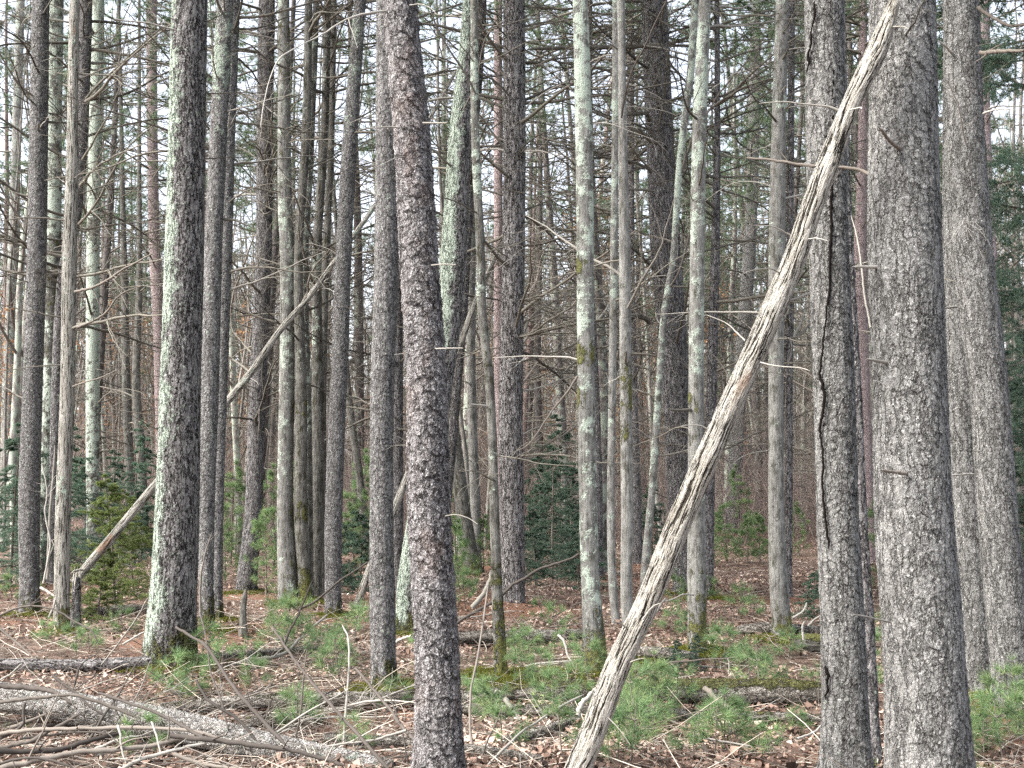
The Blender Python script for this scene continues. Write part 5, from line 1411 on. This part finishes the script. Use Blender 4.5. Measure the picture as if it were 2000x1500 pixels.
def far_hard(seed, leafy=False, thin=False):
    rng = np.random.default_rng(seed)
    h = rng.uniform(5, 8) if leafy else rng.uniform(11, 17); r0 = rng.uniform(.03, .05) if leafy else (rng.uniform(.04, .065) if thin else rng.uniform(.07, .13))
    tr = MB(); cr = MB(); fo = MB()
    P = polys(np.zeros((1, 3)), np.array([[rng.normal(0, .08), rng.normal(0, .08), 1]]), h, 16, .035, .04, rng)
    R = np.linspace(r0, .012, 16)[None] * np.where(np.arange(16) == 0, 1.25, 1)[None]
    tubes(tr, P, R, 8)
    C, CR = subs(P, R, 12 if not leafy else 16, .22 if not leafy else .12, 1, .33, .5, 9, .09, .03, rng, rf=.45); tubes(cr, C, CR, 5)
    D, DR = subs(C, CR, 7, .15, 1, .45, .5, 7, .12, .02, rng); tubes(cr, D, np.maximum(DR * .8, .003), 3)
    E, ER = subs(D, DR, 4, .2, 1, .5, .5, 5, .13, .02, rng); tubes(cr, E, np.maximum(ER * .8, .0024), 3)
    out = [('trunk', tr.mesh('trunk'), FB_HARD), ('crown', cr.mesh('crown'), M_FART)]
    if leafy:
        n = len(E); p = E[:, 1:].reshape(-1, 3); p = p[rng.random(len(p)) < .55]
        d = norm(rng.normal(0, 1, (len(p), 3)) + np.array([0, 0, -.8])); w = norm(np.cross(d, rng.normal(0, 1, (len(p), 3))))
        L = rng.uniform(.05, .09, (len(p), 1)); V = np.stack([p, p + d * L * .5 + w * L * .28, p + d * L, p + d * L * .5 - w * L * .28], 1).reshape(-1, 3)
        fo.add(V, Q=np.arange(len(V)).reshape(-1, 4), tint=np.repeat(rng.random(len(p)), 4))
        out.append(('foliage', fo.mesh('foliage', False), M_BEECH))
    return out


FAR = {'pine': [far_pine(800 + i) for i in range(6)], 'hard': [far_hard(820 + i) for i in range(5)], 'thin': [far_hard(840 + i, thin=True) for i in range(5)], 'beech': [far_hard(860 + i, leafy=True) for i in range(4)]}
FAR['pink'] = [[('trunk', p[0][1].copy(), FB_PINK), p[1], p[2]] for p in FAR['pine'][:3]]
rng = np.random.default_rng(2024)
spots = []
PLAB = {'pine': 'dark pine with dead side branches', 'hard': 'bare grey hardwood', 'thin': 'thin bare stem', 'beech': 'young beech with dry coppery leaves', 'pink': 'pink-barked pine'}
CUTS = [(-80, 'at the far left edge'), (120, 'behind the slim barkless dead trunk'), (200, 'behind the spruce sapling'), (330, 'behind the big lichen-striped pine'), (460, 'left of the dark pine leaning right'), (540, 'behind the lichen-topped maple'), (690, 'right of the slim grey leaning pine'), (800, 'behind the flaky central pine'), (930, 'behind the thin moss-footed maple'), (1070, 'between the dark furrowed pine and the moss-collared maple'), (1190, 'behind the close pair of maple stems'), (1300, 'behind the broad dark pine'), (1420, 'right of the rough grey maple'), (1520, 'behind the pale grey straight trunk'), (1620, 'behind the cracked pine'), (1720, 'left of the thickest pine'), (1860, 'behind the right-edge pair of pines'), (1960, 'beyond the right-edge hemlock boughs')]
tries = 0
nf = 0
nearb = [(b[0], b[1]) for b in BASES]
while nf < 285 and tries < 16000:
    tries += 1
    u = rng.random()
    D = 18 + 47 * u ** 0.8
    px = rng.uniform(-60, 2060)
    if D < 24 and rng.random() < .5: continue
    x = (px - 1000) / F * D; y = D
    if any((x - a) ** 2 + (y - c) ** 2 < (0.9 if D < 30 else .6) ** 2 for a, c in spots) or any((x - a) ** 2 + (y - c) ** 2 < .8 for a, c in nearb): continue
    if 1390 < px < 1480 and D < 33: continue
    pk = [.36, .26, .24, .10, .04]
    if px < 420: pk = [.24, .24, .22, .27, .03]
    elif 1400 < px < 1700: pk = [.34, .25, .28, .05, .08]
    kind = rng.choice(['pine', 'hard', 'thin', 'beech', 'pink'], p=pk)
    spots.append((x, y)); nf += 1
    parts = FAR[kind][int(rng.integers(len(FAR[kind])))]
    where = min(CUTS, key=lambda c: abs(c[0] - px))[1]
    lab = f'far {PLAB[kind]} {where}'
    z = float(ground(x, y)) - .05
    o = thing({'pine': 'pine_tree', 'hard': 'bare_tree', 'thin': 'bare_tree', 'beech': 'beech_tree', 'pink': 'red_pine'}[kind], (x, y, z), lab, 'tree', lab)
    o.rotation_euler = (rng.normal(0, .02), rng.normal(0, .02), rng.uniform(0, 6.28)); sc = rng.uniform(.85, 1.2); o.scale = (sc * rng.uniform(.85, 1.1),) * 2 + (sc,)
    bare = kind in ('pine', 'pink') and 440 < px < 1380 and rng.random() < .72
    for nm, me, mt in parts[:2] if bare else parts: link(nm, me, mt, o)

# the wood beyond that reads as one mass
rng = np.random.default_rng(31)
tw = MB(); n = 1000
D = rng.uniform(64, 125, n); px = rng.uniform(-120, 2120, n); x = (px - 1000) / F * D
P = np.zeros((n, 7, 3)); hh = rng.uniform(12, 20, n)
for i in range(7):
    P[:, i, 0] = x + rng.normal(0, .12, n) * i ** .5 + rng.normal(0, .03, n) * i; P[:, i, 1] = D; P[:, i, 2] = ground(x, D) + hh * i / 6
R = rng.uniform(.06, .17, n)[:, None] * np.linspace(1, .25, 7)[None]
tubes(tw, P, R, 5)
C, CR = subs(P, R, 18, .06, 1, .22, .55, 5, .12, .02, rng, rf=.35); tubes(tw, C, np.maximum(CR, .012), 3)
Dd, DR = subs(C, CR, 4, .2, 1, .6, .5, 4, .13, .02, rng); tubes(tw, Dd, np.maximum(DR * .8, .008), 3)
o = tag(link('distant_woods', tw.mesh('distant_woods'), FB_MASS), kind='stuff')
o['label'] = 'mass of bare grey trunks and twigs far beyond the pines'
fo = MB()
sel = rng.random(len(Dd)) < np.where((Dd[:, 0, 0] / Dd[:, 0, 1] < -.22) | (Dd[:, 0, 0] / Dd[:, 0, 1] > .17), .14, .05)
needle_tuft(fo, Dd[sel][:, -1], Dd[sel][:, -1] - Dd[sel][:, -2], 16, .55, .035, rng, .6)
tag(link('distant_foliage', fo.mesh('distant_foliage', False), M_CAN), 'green pine foliage far beyond the trunks', kind='stuff')
# understory brush: low reddish twigs and shrubs in the distance
ub = MB()
n = 1900
D = rng.uniform(28, 80, n); px = rng.uniform(-60, 2060, n); x = (px - 1000) / F * D
keep = fbm(x * .12, D * .12, 91, 2) > .46
x = x[keep]; D = D[keep]; n = len(x)
st = np.stack([x, D, ground(x, D)], 1)
P = polys(np.repeat(st, 5, 0) + rng.normal(0, .12, (n * 5, 3)) * [1, 1, 0], np.stack([rng.normal(0, .35, n * 5), rng.normal(0, .35, n * 5), np.ones(n * 5)], 1), rng.uniform(.8, 2.6, n * 5) * np.where(rng.random(n * 5) < .4, 2.0, 1.0), 6, .08, .02, rng)
R = np.linspace(.010, .004, 6)[None] * np.ones((n * 5, 1)); tubes(ub, P, R, 3)
C, CR = subs(P, R, 5, .2, 1, .4, .5, 4, .1, .02, rng); tubes(ub, C, np.maximum(CR, .0035), 3)
tag(link('brushwood', ub.mesh('brushwood'), twig_mat('brush_twigs', (0.20, 0.155, 0.135), (0.38, 0.315, 0.28))), 'thicket of thin reddish-grey brush between the far trunks', kind='stuff')  # twig colour lifted to brighten the dim thicket

# ------------------------------------------------------------------ forest floor cover
rng = np.random.default_rng(55)


def scatter(n, y0, y1, pw=1.6):
    u = rng.random(n); D = y0 * (y1 / y0) ** (u ** 1.0)
    x = rng.uniform(-.47, .47, n) * D * 1.02
    return x, D


n = 125000
x, y = scatter(n, 5.2, 40)
den = fbm(x * .8, y * .8, 61, 3)
keep = (rng.random(n) < sstep(.32, .58, den) * .92 + .07) & (moss_amt(x, y) < .62 + .2 * rng.random(n))
x, y = x[keep], y[keep]; n = len(x)
z = ground(x, y) + rng.uniform(.002, .022, n)
nd = needle_amt(x, y)
L = np.where(rng.random(n) < .13, rng.uniform(.045, .07, n), rng.uniform(.022, .046, n)) * np.where(y > 16, 1.3, 1.0); a = rng.uniform(0, 2 * PI, n)
up = norm(np.stack([rng.normal(0, .45, n), rng.normal(0, .45, n), np.ones(n)], 1))
d = np.stack([np.cos(a), np.sin(a), 0 * a], 1); d = norm(d - (d * up).sum(1, keepdims=True) * up); w = np.cross(up, d)
wd = rng.uniform(.45, .75, n)[:, None]; fold = rng.uniform(-.1, .4, n)[:, None]; curl = rng.normal(.1, .32, n)[:, None]
p = np.stack([x, y, z], 1); Lc = L[:, None]
V = np.stack([p - d * Lc * .5 + up * Lc * curl, p - d * Lc * .18 + w * Lc * wd * .42 + up * Lc * fold * .5, p + d * Lc * .22 + w * Lc * wd * .42 + up * Lc * fold * .5, p + d * Lc * .5 + up * Lc * curl, p + d * Lc * .22 - w * Lc * wd * .42 + up * Lc * fold * .5, p - d * Lc * .18 - w * Lc * wd * .42 + up * Lc * fold * .5], 1).reshape(-1, 3)
i6 = np.arange(n)[:, None] * 6
Q = np.concatenate([i6 + np.array([0, 3, 2, 1]), i6 + np.array([0, 5, 4, 3])])
tint = np.clip(rng.beta(1.8, 1.9, n) - .12 * sstep(.5, .8, nd) + (fbm(x * 1.1 + 4, y * 1.1, 83, 3) - .5) * .9, 0, 1)
lm_ = MB(); lm_.add(V, Q=Q, tint=np.repeat(tint, 6))
tag(link('leaf_litter', lm_.mesh('leaf_litter', False), M_LITTER), 'fallen brown and tan leaves covering the forest floor', kind='stuff')
# twigs
n = 9000
x, y = scatter(n, 5.4, 30)
left = rng.random(n) < .45
x = np.where(left, np.where(rng.random(n) < .6, -rng.uniform(.08, .46, n) * y, x), x)
a = rng.uniform(0, 2 * PI, n)
P = polys(np.stack([x, y, ground(x, y) + .012], 1), np.stack([np.cos(a), np.sin(a), rng.uniform(-.05, .35, n)], 1), rng.gamma(2.2, .12, n) + .05, 5, .12, -.03, rng)
P[..., 2] = np.maximum(P[..., 2], ground(P[..., 0], P[..., 1]) + .006)
R = np.linspace(1, .5, 5)[None] * rng.uniform(.0015, .0045, n)[:, None]
tm = MB(); tubes(tm, P, R, 4, tint=rng.random(n))
tag(link('twig_litter', tm.mesh('twig_litter'), leaf_mat('litter_twigs', [(0, (.06, .048, .04)), (.5, (.19, .16, .13)), (1, (.45, .40, .34))], 0.0)), 'small dead twigs strewn over the forest floor', kind='stuff')
# moss fuzz at trunk feet and on mossy ground
n = 60000
x, y = scatter(n, 5.4, 18)
keep = moss_amt(x, y) > .56 + .06 * rng.random(n)
x, y = x[keep], y[keep]
xs, ys = [], []
for t, b in zip(TREES, BASES):
    if t['depth'] < 17 and t['moss'] > 0:
        k = int(1500 + 4200 * t['moss']); rr = np.abs(rng.normal(0, .10 + .2 * t['moss'], k)) + t['r'][8] * .97; aa = rng.uniform(0, 2 * PI, k)
        xs.append(b[0] + rr * np.cos(aa)); ys.append(b[1] + rr * np.sin(aa))
x = np.concatenate([x] + xs); y = np.concatenate([y] + ys); n = len(x)
mm = MB(); needle_tuft(mm, np.stack([x, y, ground(x, y) + rng.uniform(-.005, .02, n)], 1), np.tile([0, 0, 1.0], (n, 1)), 6, .032, .0034, rng, .55)
tag(link('moss_cover', mm.mesh('moss_cover', False), M_MOSS), 'yellow-green moss round the trunk feet and on the ground', kind='stuff')
# low greenery
n = 7000
x, y = scatter(n, 5.6, 28)
keep = (fbm(x * .9 + 11, y * .9, 71, 3) > .53)
x, y = x[keep], y[keep]; n = len(x)
gg = MB(); needle_tuft(gg, np.stack([x, y, ground(x, y)], 1), np.tile([0, 0, 1.0], (n, 1)), 10, .065, .0022, rng, .62)
tag(link('low_greenery', gg.mesh('low_greenery', False), M_HERB), 'sparse tiny green sprigs growing through the leaf litter', kind='stuff')

# ------------------------------------------------------------------ light
SUN_EL, SUN_AZ = math.radians(46), math.radians(-108)   # azimuth of the direction towards the sun, from +Y clockwise: behind-left of the camera
w = bpy.data.worlds.new('World'); scene.world = w; w.use_nodes = True
nt = w.node_tree; nt.nodes.clear()
sky = nt.nodes.new('ShaderNodeTexSky'); sky.sky_type = 'NISHITA'; sky.sun_disc = False
sky.sun_elevation = SUN_EL; sky.sun_rotation = SUN_AZ; sky.air_density = 1.0; sky.dust_density = 3.0
hs = nt.nodes.new('ShaderNodeHueSaturation'); hs.inputs['Saturation'].default_value = 0.42
bg = nt.nodes.new('ShaderNodeBackground'); bg.inputs['Strength'].default_value = 0.15
wo = nt.nodes.new('ShaderNodeOutputWorld')
nt.links.new(sky.outputs[0], hs.inputs['Color']); nt.links.new(hs.outputs[0], bg.inputs[0]); nt.links.new(bg.outputs[0], wo.inputs[0])
sd = bpy.data.lights.new('sun', 'SUN'); sd.energy = 2.6; sd.angle = math.radians(35); sd.color = (1.0, 0.96, 0.9)
so = bpy.data.objects.new('sun', sd); COL.objects.link(so)
dirv = Vector((math.sin(SUN_AZ) * math.cos(SUN_EL), math.cos(SUN_AZ) * math.cos(SUN_EL), math.sin(SUN_EL)))
so.rotation_euler = dirv.to_track_quat('Z', 'Y').to_euler()
so.location = (-10, -10, 20)

vs = scene.view_settings
vs.view_transform = 'Standard'; vs.look = 'None'; vs.gamma = 1.0; vs.exposure = 1.92
try: vs.use_curve_mapping = False
except Exception: pass
cy = scene.cycles
cy.volume_bounces = 1; cy.max_bounces = 4; cy.diffuse_bounces = 3; cy.glossy_bounces = 1; cy.transmission_bounces = 2; cy.transparent_max_bounces = 4
cy.use_denoising = False
cy.use_adaptive_sampling = True; cy.adaptive_threshold = 0.015
cy.sample_clamp_indirect = 4.0
